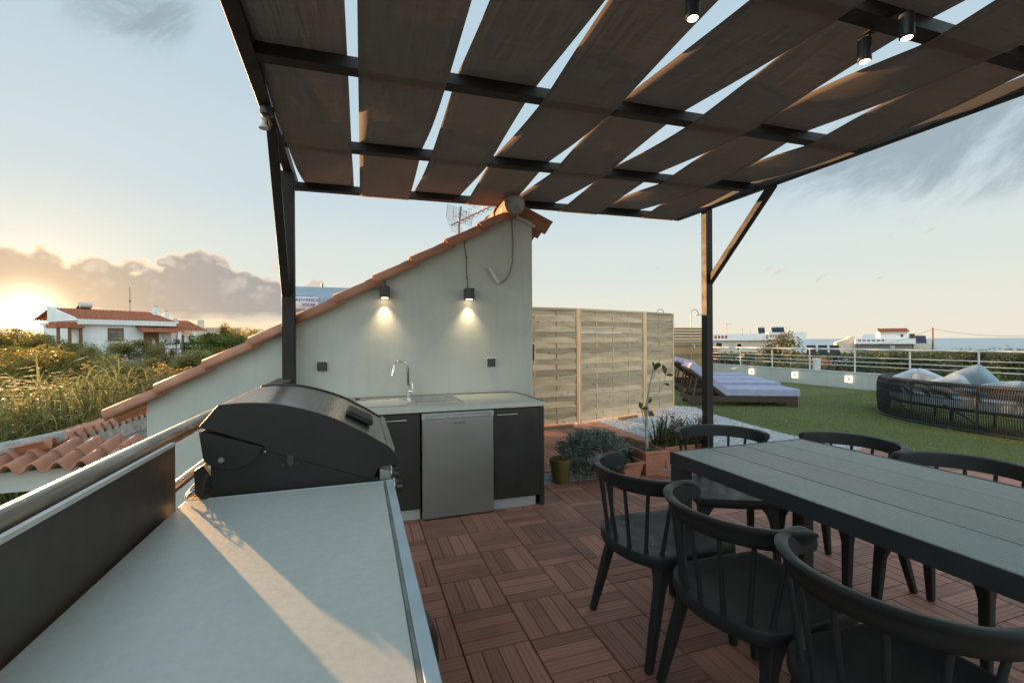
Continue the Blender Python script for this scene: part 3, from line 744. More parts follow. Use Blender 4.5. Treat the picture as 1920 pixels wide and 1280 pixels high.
BY0, BY1 = 1.588, 2.27
t = thing('barbecue', 'large black gas barbecue with a curved smoked steel lid beside the counter', 'barbecue', (-.2, 1.9, 0))
lidp = [(-.458, 1.082), (-.407, 1.146), (-.343, 1.149), (-.261, 1.142), (-.176, 1.121), (-.088, 1.088), (-.027, 1.055), (.035, 1.018), (.09, .98)]
cheek = lidp + [(.118, .957), (.130, .944), (.128, .932), (.112, .925), (.07, .923), (.057, .917), (.049, .903), (.042, .890), (.024, .886), (-.275, 1.003), (-.284, 1.019)]
def smooth_line(P, n=4):
    Q = []
    for i in range(len(P) - 1):
        p0, p1, p2, p3 = P[max(0, i - 1)], P[i], P[i + 1], P[min(len(P) - 1, i + 2)]
        for k in range(n):
            q = k / n; Q.append(tuple(.5 * (2 * b_ + (c_ - a_) * q + (2 * a_ - 5 * b_ + 4 * c_ - d_) * q * q + (3 * b_ - a_ - 3 * c_ + d_) * q ** 3) for a_, b_, c_, d_ in zip(p0, p1, p2, p3)))
    return Q + [P[-1]]
lidp2 = smooth_line(lidp[1:]); cheek = [lidp[0]] + lidp2 + cheek[len(lidp):]; lidp = [lidp[0]] + lidp2
sc2 = lambda P, c, k: [(c[0] + (x - c[0]) * k, c[1] + (z - c[1]) * k) for x, z in P]
lid = None
b = MB(); b.prism(lidp + [(.062, .935), (.02, .90), (-.28, 1.01)], 'y', BY0 + .022, BY1 - .022); lid = b.build('lid', M['lidsteel'], t, smooth=30, bevel=.002)
up = lambda P: [(x, z + .006) for x, z in P]
for (ya, yb) in ((BY0, BY0 + .022), (BY1 - .022, BY1)):
    b = MB(); b.prism(up(lidp) + cheek[len(lidp):], 'y', ya, yb); b.build('lid_cheek', M['bbq'], lid, bevel=.003, smooth=30)
b = MB(); b.tube([(.098, BY0 + .02, .972), (.098, BY1 - .02, .972)], .014, 14); b.build('handle', M['steel'], lid, smooth=60)
b = MB(); b.beam((-.045, BY0 + .30, 1.077), (.045, BY0 + .30, 1.028), .17, .02, up=(.5, 0, 1)); b.build('gauge_housing', M['bbq'], lid, bevel=.007)
b = MB(); b.prism([(-.455, 1.076), (-.284, 1.017), (-.30, .985), (-.334, .962), (-.365, .956), (-.398, .958), (-.43, .975), (-.444, .992)], 'y', BY0 - .007, BY0 - .001); b.build('hinge_cover', M['bbq'], t, bevel=.002)
b = MB(); b.lathe([(.001, -.005), (.008, -.005), (.0095, -.001), (.0095, .004)], (-.396, BY0 - .0085, .988), 16, axis='y', cap=False); b.build('screw', M['steel'], t)
b = MB(); b.lathe([(.001, -.003), (.003, -.003), (.003, .003)], (-.279, BY0 - .003, 1.003), 10, axis='y', cap=False); b.build('pin', M['chrome'], t)
b = MB(); b.prism([(-.428, .0), (-.428, .985), (-.451, 1.076), (-.286, 1.017), (-.279, 1.012), (.022, .896), (.06, .885), (.06, .0)], 'y', BY0 + .003, BY1 - .003); b.build('firebox', M['bbq'], t, bevel=.003)
b = MB(); b.prism([(-.218, .985), (-.200, .985), (-.200, .957), (-.209, .948), (-.218, .957)], 'y', BY0 - .0005, BY0 + .0025); b.lathe([(.001, 0), (.004, 0), (.004, .003)], (-.230, BY0 - .0005, .955), 8, axis='y'); b.lathe([(.001, 0), (.004, 0), (.004, .003)], (-.188, BY0 - .0005, .955), 8, axis='y'); b.build('spit_slot', M['ink'], t)
b = MB(); b.prism([(.0605, .70), (.115, .74), (.095, .905), (.0605, .915)], 'y', BY0 + .004, BY1 - .004); cp = b.build('control_panel', M['steel'], t, bevel=.003)
for k in range(4):
    y = BY0 + .09 + .165 * k
    b = MB(); b.lathe([(.030, 0), (.030, .01), (.022, .016), (.020, .034), (.001, .036)], (.107, y, .825), 18, axis='x', cap=False); b.build('knob', M['sock'], cp, smooth=40)
    b = MB(); b.lathe([(.032, 0), (.034, .004), (.031, .007)], (.1075, y, .825), 18, axis='x', cap=False); b.build('knob_ring', M['chrome'], cp, smooth=40)
b = MB(); b.prism([(-.4285, .93), (-.452, .97), (-.475, .955), (-.473, .885), (-.455, .862), (-.4285, .885)], 'y', BY0 + .02, BY0 + .045); b.build('rear_bracket', M['bbq'], t)
b = MB(); b.tube([(-.434, BY0 - .004, .945), (-.443, BY0 - .01, .915), (-.440, BY0 - .012, .89), (-.430, BY0 - .012, .868)], .0045, 8)
b.build('power_lead', M['dcable'], t, smooth=60)
t = thing('cable_coil', 'tangle of thin black cable lying between the panel and the barbecue', 'cable', (-.46, 1.6, .87))
b = MB()
for k in range(4):
    a0 = rng.random() * 6; P = []
    for q in range(15):
        a = a0 + 2 * PI * q / 13; P.append((-.462 + .028 * math.cos(a) + .004 * k, 1.585 + (.035 + .005 * k) * math.sin(a), CZ + .012 + .006 * k + .006 * math.sin(3 * a)))
    b.tube(P, .0014, 5)
b.build('loop', M['dcable'], t, smooth=60)
t = thing('waste_bin', 'dark grey rounded bin tucked under the front edge of the counter', 'bin', (.045, 1.1, 0))
b = MB(); b.lathe([(.085, 0), (.10, .03), (.113, .5), (.122, .60)], (.045, 1.1, 0), 28, cap=False); b.build('bucket', M['sock'], t, smooth=40)
b = MB(); b.lathe([(.126, .58), (.131, .60), (.129, .64), (.115, .675), (.06, .695), (.001, .70)], (.045, 1.1, 0), 28, cap=False); b.build('lid', M['kdoor'], t, smooth=40)
# ------------------------------------------------------------------ table and chairs
t = thing('dining_table', 'long dark dining table with four wide grey boards', 'table', (2.02, 1.0, 0))
TX0, TX1, TY0, TY1, TZ = 1.553, 2.482, -.10, 2.033, .75
b = MB(); w = (TX1 - TX0 - .024) / 4
for k in range(4):
    x0 = TX0 + .012 + w * k; b.b2(x0 + .002, x0 + w - .002, TY0 + .012, TY1 - .012, .724, .7485, ax=1)
b.build('tabletop', M['table'], t, bevel=.002)
b = MB(); b.b2(TX0, TX0 + .01, TY0, TY1, .683, TZ); b.b2(TX1 - .01, TX1, TY0, TY1, .683, TZ)
b.b2(TX0 + .01, TX1 - .01, TY1 - .01, TY1, .683, TZ); b.b2(TX0 + .01, TX1 - .01, TY0, TY0 + .01, .683, TZ); b.b2(TX0 + .012, TX1 - .012, TY0 + .012, TY1 - .012, .70, .715)
b.build('apron', M['tframe'], t, bevel=.002)
for x in (TX0 + .0405, TX1 - .0405):
    for y in (TY0 + .0405, TY1 - .0405):
        b = MB(); b.box((x, y, .341), (.076, .076, .682)); b.build('leg', M['tframe'], t, bevel=.004)

def make_chair(la, loc, rz):
    t = thing('spindle_chair', la, 'chair', loc, rz, 'black spindle back chairs around the dining table')
    # seat: flat bowed front, straight sides, rounded back
    out = [(-.20, .232), (-.10, .240), (0, .243), (.10, .240), (.20, .232), (.222, .215), (.236, .0), (.238, -.12)]
    for k in range(1, 16):
        a = PI * k / 16; out.append((.238 * math.cos(a), -.12 - .152 * math.sin(a)))
    out += [(-.238, -.12), (-.236, .0), (-.222, .215)]
    n = len(out); c = (0, -.01)
    rings = [(.93, .400), (.985, .402), (1.0, .412), (1.0, .440), (.985, .450), (.93, .451), (.80, .446), (.4, .441), (.02, .440)]
    V = []; F = []
    for k, z in rings:
        for (x, y) in out: V.append((c[0] + (x - c[0]) * k, c[1] + (y - c[1]) * k, z))
    for r in range(len(rings) - 1):
        for j in range(n):
            j2 = (j + 1) % n; F.append((r * n + j, r * n + j2, (r + 1) * n + j2, (r + 1) * n + j))
    F.append(tuple(range(n))[::-1]); F.append(tuple((len(rings) - 1) * n + j for j in range(n)))
    b = MB(); b.add(V, F); b.build('seat', M['chair'], t, local=True, smooth=50)
    # back rail: one bent band with a rolled upper lip
    pts = []; outs = []; sc_ = []; ups = []
    NA = 90
    for k in range(NA + 1):
        a = -R(12) + (PI + 2 * R(12)) * k / NA
        ca, sa = math.cos(a), math.sin(a)
        e = min(k, NA - k) / NA
        px, py = .250 * ca, -.075 - .215 * sa
        nx, ny = ca / .25, -sa / .215; L = math.hypot(nx, ny)
        pts.append((px, py, .728 + .006 * sa - (.010 * (1 - e / .07) ** 2 if e < .07 else 0)))
        outs.append((nx / L, ny / L, 0)); ups.append((nx / L * .22, ny / L * .22, .975))
        sc_.append(1 if e > .06 else .25 + .75 * math.sqrt(max(0, 1 - (1 - e / .06) ** 2)))
    sec = [(-.006, -.033), (.004, -.035), (.010, -.031), (.011, -.005), (.015, .018), (.022, .026), (.021, .034), (.012, .038), (-.004, .037), (-.013, .033), (-.012, .022), (-.008, .0)]
    b = MB(); b.sweep(pts, sec, outs, ups, sc_); b.build('backrest', M['chair'], t, local=True, smooth=60)
    for k in range(7):
        a = R(14) + (PI - 2 * R(14)) * k / 6
        p0 = Vector((.205 * math.cos(a), -.115 - .128 * math.sin(a), .446)); p1 = Vector((.246 * math.cos(a), -.075 - .209 * math.sin(a), .700))
        b = MB(); b.tube([p0, p0.lerp(p1, .05), p0.lerp(p1, .5), p1], [.012, .0092, .0085, .0080], 10); b.build('spindle', M['chair'], t, local=True, smooth=60)
    for sx in (-1, 1):
        for front in (0, 1):
            top = Vector((.19 * sx, .185 if front else -.135, .415)); ft = Vector((.205 * sx, .218 if front else -.238, 0)) if front else Vector((.232 * sx, -.238, 0))
            sq = [(-1, -1), (1, -1), (1, 1), (-1, 1)]
            st = [(0, .047, .045), (.08, .037, .036), (.16, .026, .026), (.26, .0205, .0215), (.6, .0185, .0195), (1, .0145, .0155)]
            V = []; F = []
            for q, wx, wy in st:
                p = top.lerp(ft, q)
                # the flare leans inward over the apron
                dx = -sx * (wx - .0205) if wx > .0205 else 0; dy = (-(wy - .0215) if front else (wy - .0215)) if wy > .0215 else 0
                for a_, c_ in sq: V.append((p.x + dx + a_ * wx, p.y + dy + c_ * wy, p.z))
            for i in range(len(st) - 1):
                for j in range(4): F.append((i * 4 + j, i * 4 + (j + 1) % 4, i * 4 + 4 + (j + 1) % 4, i * 4 + 4 + j))
            F.append((3, 2, 1, 0)); F.append(tuple(4 * (len(st) - 1) + j for j in range(4)))
            b = MB(); b.add(V, F); b.build('leg', M['chair'], t, local=True, bevel=.007, smooth=60)
    return t
ch = make_chair('black spindle chair on the near side, closest to the potted plants', (1.333, 1.805, 0), -PI / 2)
dup(ch, (1.352, 1.29, 0), -PI / 2 + .01, 'black spindle chair in the middle of the near side of the table')
dup(ch, (1.352, .79, 0), -PI / 2 - .02, 'black spindle chair cut off at the bottom edge, nearest the camera')
dup(ch, (2.095, 2.215, 0), PI - R(25), 'black spindle chair turned at the far end of the table')
dup(ch, (2.525, 1.85, 0), PI / 2, 'black spindle chair on the lawn side, nearer the table end')
dup(ch, (2.525, 1.31, 0), PI / 2, 'black spindle chair on the lawn side, at the right edge')

# ------------------------------------------------------------------ foliage helpers
def quads(C, size, aspect=.5, up=.0, vert=0):
    """leaf diamonds at centres C; returns vertices, faces"""
    n = len(C); d = nr.normal(size=(n, 3)); d[:, 2] = d[:, 2] * (1 - vert) + up; d /= np.linalg.norm(d, axis=1)[:, None]
    e = nr.normal(size=(n, 3)); e -= d * (e * d).sum(1)[:, None]; e /= np.linalg.norm(e, axis=1)[:, None]
    s = (size * nr.uniform(.6, 1.3, n))[:, None]
    V = np.empty((n, 4, 3)); V[:, 0] = C - d * s * .5; V[:, 1] = C + e * s * aspect * .5; V[:, 2] = C + d * s * .5; V[:, 3] = C - e * s * aspect * .5
    F = np.arange(n * 4).reshape(n, 4)
    return V.reshape(-1, 3), F
def cloud(nc, per, rx, rz, z0, cl=.45, shell=.6, czf=.75):
    """points in leaf clumps spread through an uneven crown"""
    P = []; W = []
    for k in range(nc):
        a = nr.random() * 2 * PI; u = nr.uniform(-.75, 1); q = math.sqrt(max(0, 1 - u * u)); rr = nr.uniform(shell, 1) ** .6
        c = np.array([rx * rr * q * math.cos(a), rx * rr * q * math.sin(a), z0 + rz * rr * u])
        r = cl * nr.uniform(.5, 1.25); m = int(per * nr.uniform(.6, 1.4))
        p = nr.normal(size=(m, 3)); p /= np.linalg.norm(p, axis=1)[:, None]; p *= (nr.random(m) ** .45)[:, None] * r; p[:, 2] *= czf
        P.append(c + p); W.append(np.clip(nr.normal(nr.uniform(.1, .9), .16, m), 0, 1))
    return np.concatenate(P), np.concatenate(W)
def tree_proto(name, la, cat, mat, H, rx, rz, nc, per, leaf, cl, trunk_r=.09, aspect=.45, loc=(0, 0, 0), group=None):
    t = thing(name, la, cat, loc, 0, group); zc = H - rz
    P, W = cloud(nc, per, rx, rz, zc, cl, .6, 1.5)
    V, F = quads(P, leaf, aspect)
    np_mesh('crown', V, F, mat, W, t)
    b = MB(); tr = [(0, 0, 0), (.06 * rx, .03, zc * .4), (-.05 * rx, .04, zc * .8), (0, 0, zc + .2 * rz)]
    b.tube(tr, [trunk_r, trunk_r * .85, trunk_r * .7, trunk_r * .4], 8)
    for k in range(5):
        a = k * 1.26 + .4; q = Vector((math.cos(a) * rx * .6, math.sin(a) * rx * .6, zc + .25 * rz))
        b.tube([(0, 0, zc * .65), q * .5 + Vector((0, 0, zc * .42)), q], [trunk_r * .5, trunk_r * .35, trunk_r * .12], 6)
    b.build('trunk', M['bark'], t, local=True, smooth=60)
    return t
AZ = lambda u: math.atan((u - 960) / 858) + R(18.42)
def at(u, d): return (d * math.sin(AZ(u)), d * math.cos(AZ(u)))
def zpx(v, u, d): return 1.341 + (637 - .006 * (u - 960) - v) / 858 * d * math.cos(math.atan((u - 960) / 858))
def plant_tree(proto, state, u, v, d, rxs, la, H0, rz=None):
    """stand a copy at azimuth/distance with its top at the height that reads at v"""
    x, y = at(u, d); g = land(x, y); h = zpx(v, u, d) - g
    s = (rxs, rxs, h / H0)
    if not state.get(proto.name):
        proto.location = (x, y, g); proto.scale = s; proto.rotation_euler = (0, 0, rng.random() * 6); proto['label'] = la; state[proto.name] = 1; return proto
    return dup(proto, (x, y, g), rng.random() * 6.28, la, scale=s)

# ------------------------------------------------------------------ pots and plants by the deck
t = thing('flower_pot', 'empty olive green round pot on the gravel beside the kitchen unit', 'pot', (1.80, 3.97, -.005))
b = MB(); b.lathe([(.072, 0), (.078, .004), (.098, .165), (.105, .168), (.108, .225), (.102, .228), (.096, .222), (.092, .15)], (1.80, 3.97, -.005), 28, cap=False); b.build('pot', M['olive'], t, smooth=35)
b = MB(); b.lathe([(.001, .178), (.06, .174), (.094, .165)], (1.80, 3.97, -.005), 16, cap=False); b.build('soil', M['soil'], t)
def trough(name, la, x0, x1, y0, y1, z0, h, taper, rim, lines=0):
    t = thing(name, la, 'planter', ((x0 + x1) / 2, (y0 + y1) / 2, z0))
    b = MB(); q = taper
    R_ = [(x0 + q, x1 - q, y0 + q, y1 - q, 0), (x0 + q * .35, x1 - q * .35, y0 + q * .35, y1 - q * .35, h * .55), (x0, x1, y0, y1, h - rim), (x0 - .012, x1 + .012, y0 - .012, y1 + .012, h - rim), (x0 - .014, x1 + .014, y0 - .014, y1 + .014, h), (x0 + .012, x1 - .012, y0 + .012, y1 - .012, h), (x0 + .014, x1 - .014, y0 + .014, y1 - .014, h - .05)]
    V = []; F = []
    for (a, c, d, e, z) in R_: V += [(a, d, z0 + z), (c, d, z0 + z), (c, e, z0 + z), (a, e, z0 + z)]
    for i in range(len(R_) - 1):
        for j in range(4): F.append((i * 4 + j, i * 4 + (j + 1) % 4, i * 4 + 4 + (j + 1) % 4, i * 4 + 4 + j))
    F.append((3, 2, 1, 0)); b.add(V, F); b.build('trough', M['pot'], t, bevel=.005)
    if lines:
        b = MB()
        for k in range(lines):
            z = z0 + h * (k + 1) / (lines + 1.6); b.b2(x0 - .0015 + q * .2, x1 + .0015 - q * .2, y0 - .0025 + q * .2, y0 + .01, z, z + .004)
        b.build('moulded_line', M['pot'], t)
    b = MB(); b.b2(x0 + .0145, x1 - .0145, y0 + .0145, y1 - .0145, z0 + h - .06, z0 + h - .045); b.build('soil', M['soil'], t)
    return t
trough('planter', 'large terracotta box planter holding the pale sapling', 2.655, 2.90, 3.845, 4.55, -.005, .245, .02, .03, 4)
trough('planter', 'small terracotta trough with a dark tuft, in front of the large planter', 2.385, 2.605, 3.80, 4.25, -.005, .165, .03, .022)
trough('planter', 'terracotta planter of strappy leaves beside the pergola post', 3.02, 3.62, 4.02, 4.30, -.012, .235, .02, .03)
trough('planter', 'terracotta pot half buried under the grey green shrub', 2.14, 2.34, 3.97, 4.22, -.008, .22, .025, .025)
def stem_tube(b, P, r): b.tube(P, r, 8)
t = thing('rubber_plant', 'thin pale sapling with a few big leaves in the large planter', 'plant', (2.745, 3.95, .19))
b = MB(); B0 = Vector((2.745, 3.95, .19))
main = [B0, B0 + Vector((-.008, 0, .25)), B0 + Vector((.0, 0, .5)), B0 + Vector((.05, .0, .74)), B0 + Vector((.085, 0, .88))]
b.tube(main, [.0165, .014, .012, .008, .005], 10)
br = [[main[2] + Vector((.02, 0, .05)), B0 + Vector((.14, 0, .60)), B0 + Vector((.215, .01, .70)), B0 + Vector((.235, .01, .79))], [main[3], B0 + Vector((.10, .01, .78)), B0 + Vector((.09, 0, .83))], [main[1], B0 + Vector((-.06, -.03, .36)), B0 + Vector((-.085, -.03, .46))], [main[1] + Vector((0, 0, .05)), B0 + Vector((.03, .02, .42)), B0 + Vector((.03, .02, .50))]]
for P in br: b.tube(P, [.006, .005, .004, .003][:len(P)], 6)
b.build('stem', M['stem'], t, smooth=60)
b = MB()
def leaf(p, d, L, wd, nrm=(0, -1, .3)):
    p = Vector(p); d = Vector(d).normalized(); s = d.cross(Vector(nrm)).normalized(); n_ = s.cross(d)
    V = []; W = [0, .7, 1, .8, 0]
    for i, w_ in enumerate(W):
        c = p + d * L * i / 4 - n_ * L * .12 * (i / 4) ** 2
        V += [c - s * wd * w_ / 2 + n_ * wd * .12 * w_, c, c + s * wd * w_ / 2 + n_ * wd * .12 * w_]
    F = []
    for i in range(4): F += [(3 * i, 3 * i + 1, 3 * i + 4, 3 * i + 3), (3 * i + 1, 3 * i + 2, 3 * i + 5, 3 * i + 4)]
    b.add(V, F)
leaf(main[4], (-.2, 0, 1), .05, .03); leaf(main[4], (.9, -.2, .25), .085, .055)
leaf(br[0][3], (-.25, 0, 1), .11, .055); leaf(br[0][3], (1, -.1, -.05), .095, .035); leaf(br[0][2], (.9, 0, -.2), .08, .03)
leaf(br[1][2], (.3, -.2, .9), .085, .04); leaf(br[2][2], (-.3, -.1, 1), .075, .05); leaf(br[2][2], (.9, -.1, .1), .08, .04); leaf(br[3][2], (.2, -.3, .9), .08, .05); leaf(br[3][1], (.8, -.2, -.5), .08, .045)
b.build('foliage', M['greenl'], t, smooth=60, solid=.001)
t = thing('grey_shrub', 'rounded grey green shrub with dry twigs between the olive pot and the planters', 'shrub', (2.2, 4.05, 0))
P, W = cloud(130, 120, .28, .23, .22, .085, .35); P[:, 0] = P[:, 0] * 1.12 + .02 * np.sign(P[:, 0]); P = P[P[:, 2] > .005]; W = W[:len(P)]
V, F = quads(P, .024, .55); np_mesh('foliage', V, F, M['greyl'], W, t)
b = MB()
for k in range(90):
    a = rng.random() * 6.28; r = rng.uniform(.05, .33); z = rng.uniform(.02, .36) * (1.1 - r * 1.5)
    p1 = Vector((2.2 + r * math.cos(a), 4.05 + r * math.sin(a) * .85, max(.01, z))); p0 = Vector((2.2 + .03 * math.cos(a), 4.05, .03))
    if k % 2: p1.z = rng.uniform(.0, .1); p1.y = 4.05 - rng.uniform(.12, .26)
    b.tube([p0, p0.lerp(p1, .5) + Vector((0, 0, .06)), p1], [.003, .0022, .0012], 4)
b.build('twig', M['dry'], t)
t.location.z = -.005
t = thing('dark_herb', 'dark bushy herb growing in the small terracotta trough', 'plant', (2.48, 4.05, .1))
P, W = cloud(26, 90, .09, .10, .10, .05, .3); P[:, 1] *= 1.8
V, F = quads(P, .022, .5); np_mesh('foliage', V, F, M['darkl'], W, t)
def blades(name, la, cat, c, n, L, wd, mat, spread, arch, rx, ry, dry=0, seg=5):
    t = thing(name, la, cat, c)
    V = []; F = []; W = []
    for k in range(n):
        a = rng.random() * 6.28; l = L * rng.uniform(.55, 1.1); tl = rng.uniform(.05, spread); w0 = wd * rng.uniform(.7, 1.2)
        bx, by_ = rng.uniform(-rx, rx), rng.uniform(-ry, ry); r_ = rng.random(); s = (-math.sin(a), math.cos(a)); o = len(V); x = z = 0; ang = PI / 2 - tl
        for i in range(seg + 1):
            q = i / seg; ww = w0 * (1 - q ** 1.6) + .0006
            px, py = bx + x * math.cos(a), by_ + x * math.sin(a)
            V.append((px - s[0] * ww / 2, py - s[1] * ww / 2, z)); V.append((px + s[0] * ww / 2, py + s[1] * ww / 2, z))
            x += math.cos(ang) * l / seg; z += math.sin(ang) * l / seg; ang -= arch * rng.uniform(.5, 1.5) / seg * (1 + q)
        for i in range(seg): F.append((o + 2 * i, o + 2 * i + 1, o + 2 * i + 3, o + 2 * i + 2)); W.append(r_)
    np_mesh('foliage', V, F, mat, W, t); return t
t = blades('aloe_clump', 'clump of strappy green leaves with brown seed heads in front of the post', 'plant', (3.28, 4.15, .16), 330, .46, .022, M['aloe'], .95, .75, .30, .12)
b = MB()
for k in range(26):
    x, y = rng.uniform(-.30, .26), rng.uniform(-.1, .1); h = rng.uniform(.12, .36); p = Vector((3.28 + x, 4.10 + y, .17))
    q = p + Vector((rng.uniform(-.08, .08), rng.uniform(-.06, .02), h)); b.tube([p, p.lerp(q, .5) + Vector((.01, 0, .02)), q], [.003, .0025, .002], 4)
    for e in range(6): b.box(q + Vector((rng.uniform(-.015, .015), rng.uniform(-.015, .015), rng.uniform(-.03, .02))), (.012, .012, .010))
b.build('seed_head', M['dry'], t)
t = blades('dry_grass', 'tangle of dry brown stalks and blue succulents in the large planter', 'plant', (2.76, 4.15, .19), 120, .24, .005, M['dry'], 1.2, 1.6, .11, .30)
b = MB()
for (x, y) in ((2.80, 3.90), (2.85, 3.93), (2.72, 4.1), (2.76, 4.2), (2.70, 4.28), (2.84, 4.05)):
    for k in range(11):
        a = k * 2.4; r = .012 + .0018 * k; el = 1.1 - .08 * k
        leaf((x, y, .20), (math.cos(a) * math.cos(el), math.sin(a) * math.cos(el), math.sin(el)), .035 + .001 * k, .018, (0, 0, 1))
b.build('succulent', M['succ'], t, smooth=60, solid=.002)
t = blades('young_aloe', 'two broad green leaves rising behind the grey shrub', 'plant', (2.20, 4.28, .30), 3, .20, .034, M['aloe'], .5, .4, .03, .02)

# ------------------------------------------------------------------ woven fence, timber, screen, showers
def fence(p0, p1, cols, la, seed):
    rr = random.Random(seed); p0 = Vector((*p0, 0)); p1 = Vector((*p1, 0)); d = p1 - p0; L = d.length
    t = thing('fence_panel', la, 'fence', p0, math.atan2(d.y, d.x), 'woven wooden fence panels')
    z0, z1 = .055, 1.80; n = 21; ph = (z1 - z0) / n; bays = cols + 1; b = MB()
    for k in range(n):
        off = rr.random() * 20; tone = rr.random(); zz = z0 + ph * k; jz = rr.uniform(-.004, .004); hh = ph * (1.05 if rr.random() > .05 else .93)
        N = bays * 8
        def face(y_off):
            V = []
            for i in range(N + 1):
                x = .03 + (L - .06) * i / N; w = math.cos(PI * i / 8) * .0075 * (1 if k % 2 else -1)
                V.append((x, w + y_off, zz + jz))
                V.append((x, w + y_off + rr.uniform(-.0012, .0012), zz + jz + hh * .97))
            return V
        A = face(-.0045); B_ = face(.0045); V = A + B_; m = len(A); F = []; U = []
        for i in range(N):
            u0, u1 = (L * i / N + off, L * (i + 1) / N + off)
            F.append((2 * i, 2 * i + 2, 2 * i + 3, 2 * i + 1)); U.append([(u0, off), (u1, off), (u1, off + .09), (u0, off + .09)])
            F.append((m + 2 * i, m + 2 * i + 1, m + 2 * i + 3, m + 2 * i + 2)); U.append([(u0, off), (u0, off + .09), (u1, off + .09), (u1, off)])
            F.append((2 * i + 1, 2 * i + 3, m + 2 * i + 3, m + 2 * i + 1)); U.append([(u0, off), (u1, off), (u1, off + .01), (u0, off + .01)])
            F.append((2 * i, m + 2 * i, m + 2 * i + 2, 2 * i + 2)); U.append([(u0, off), (u0, off + .01), (u1, off + .01), (u1, off)])
        b.add(V, F, U, tone)
    b.build('woven_boards', M['fence'], t, local=True)
    for i in range(1, bays):
        b = MB(); b.box((L * i / bays, 0, (z0 + z1) / 2), (.022, .018, z1 - z0 + .01), ax=2); b.build('batten', M['fence'], t, local=True)
    for x in (.018, L - .018):
        b = MB(); b.box((x, 0, .93), (.036, .05, 1.82), ax=2); b.build('upright', M['fence'], t, local=True, bevel=.002)
    b = MB(); b.box((L / 2, 0, 1.8225), (L - .074, .05, .034)); b.build('cap', M['fence'], t, local=True, bevel=.002)
    return t
fence((1.75, 6.36), (3.255, 6.50), 3, 'woven fence panel partly hidden by the white wall', 1)
fence((3.275, 6.506), (4.81, 7.012), 3, 'widest woven fence panel, in the middle', 2)
fence((4.84, 7.022), (5.755, 7.42), 1, 'narrow woven fence panel at the right end', 3)
for (x, y, l, la) in ((2.85, 6.40, .55, 'flat timber offcut under the left fence panel'), (4.33, 6.76, .45, 'tan timber offcut lying on the gravel by the middle fence panel'), (4.85, 6.93, .14, 'short timber block at the foot of the fence joint')):
    b = MB(); a = math.atan2(.5, 1.5) if x > 3 else .1; Mx = Matrix.Rotation(a, 3, 'Z'); b.box((x, y, .022 if l > .2 else .04), (l, .07 if l > .2 else .09, .035 if l > .2 else .085), Mx, 0)
    tag(b.build('timber_offcut', M['raw'], bevel=.004), la, 'timber')
t = thing('slat_screen', 'golden horizontal slat screen behind the loungers', 'screen', (9.4, 12.4, 0))
b = MB(); z = .02; k = 0
while z < 1.68:
    h = .092 if z < 1.2 else .075; gap = .004 if z < 1.15 else .016
    b.box((9.4, 12.4, z + h / 2), (3.3, .022, h), ax=0); z += h + gap; k += 1
b.build('slat_panel', M['screen'], t)
for x in (7.8, 9.4, 11.0): b = MB(); b.box((x, 12.445, .86), (.07, .066, 1.72), ax=2); b.build('post', M['screen'], t)
def shower(x, y, la, rot):
    t = thing('shower', la, 'shower', (x, y, 0), rot, 'garden showers at the slat screen')
    P = [(0, 0, .0), (0, 0, 1.5), (0, 0, 2.18)]
    for k in range(9):
        a = PI * k / 8; P.append((.16 - .16 * math.cos(a), 0, 2.18 + .13 * math.sin(a)))
    P[-1] = (.33, 0, 2.16)
    b = MB(); b.tube(P, .012, 8); b.build('pipe', M['rail'], t, local=True, smooth=60)
    b = MB(); b.lathe([(.02, .0), (.13, -.012), (.13, -.022), (.001, -.026)], (.34, 0, 2.155), 20, cap=False); b.build('shower_head', M['steel'], t, local=True, smooth=40)
    b = MB(); b.box((0, -.03, 1.15), (.05, .05, .05)); b.tube([(.0, -.06, 1.15), (.02, -.10, 1.16), (.02, -.11, 1.06)], .012, 8); b.build('tap', M['chrome'], t, local=True)
shower(8.98, 12.36, 'garden shower with small head, at the edge of the fence', .2)
shower(10.25, 12.30, 'garden shower rising over the slat screen beside the post', .1)

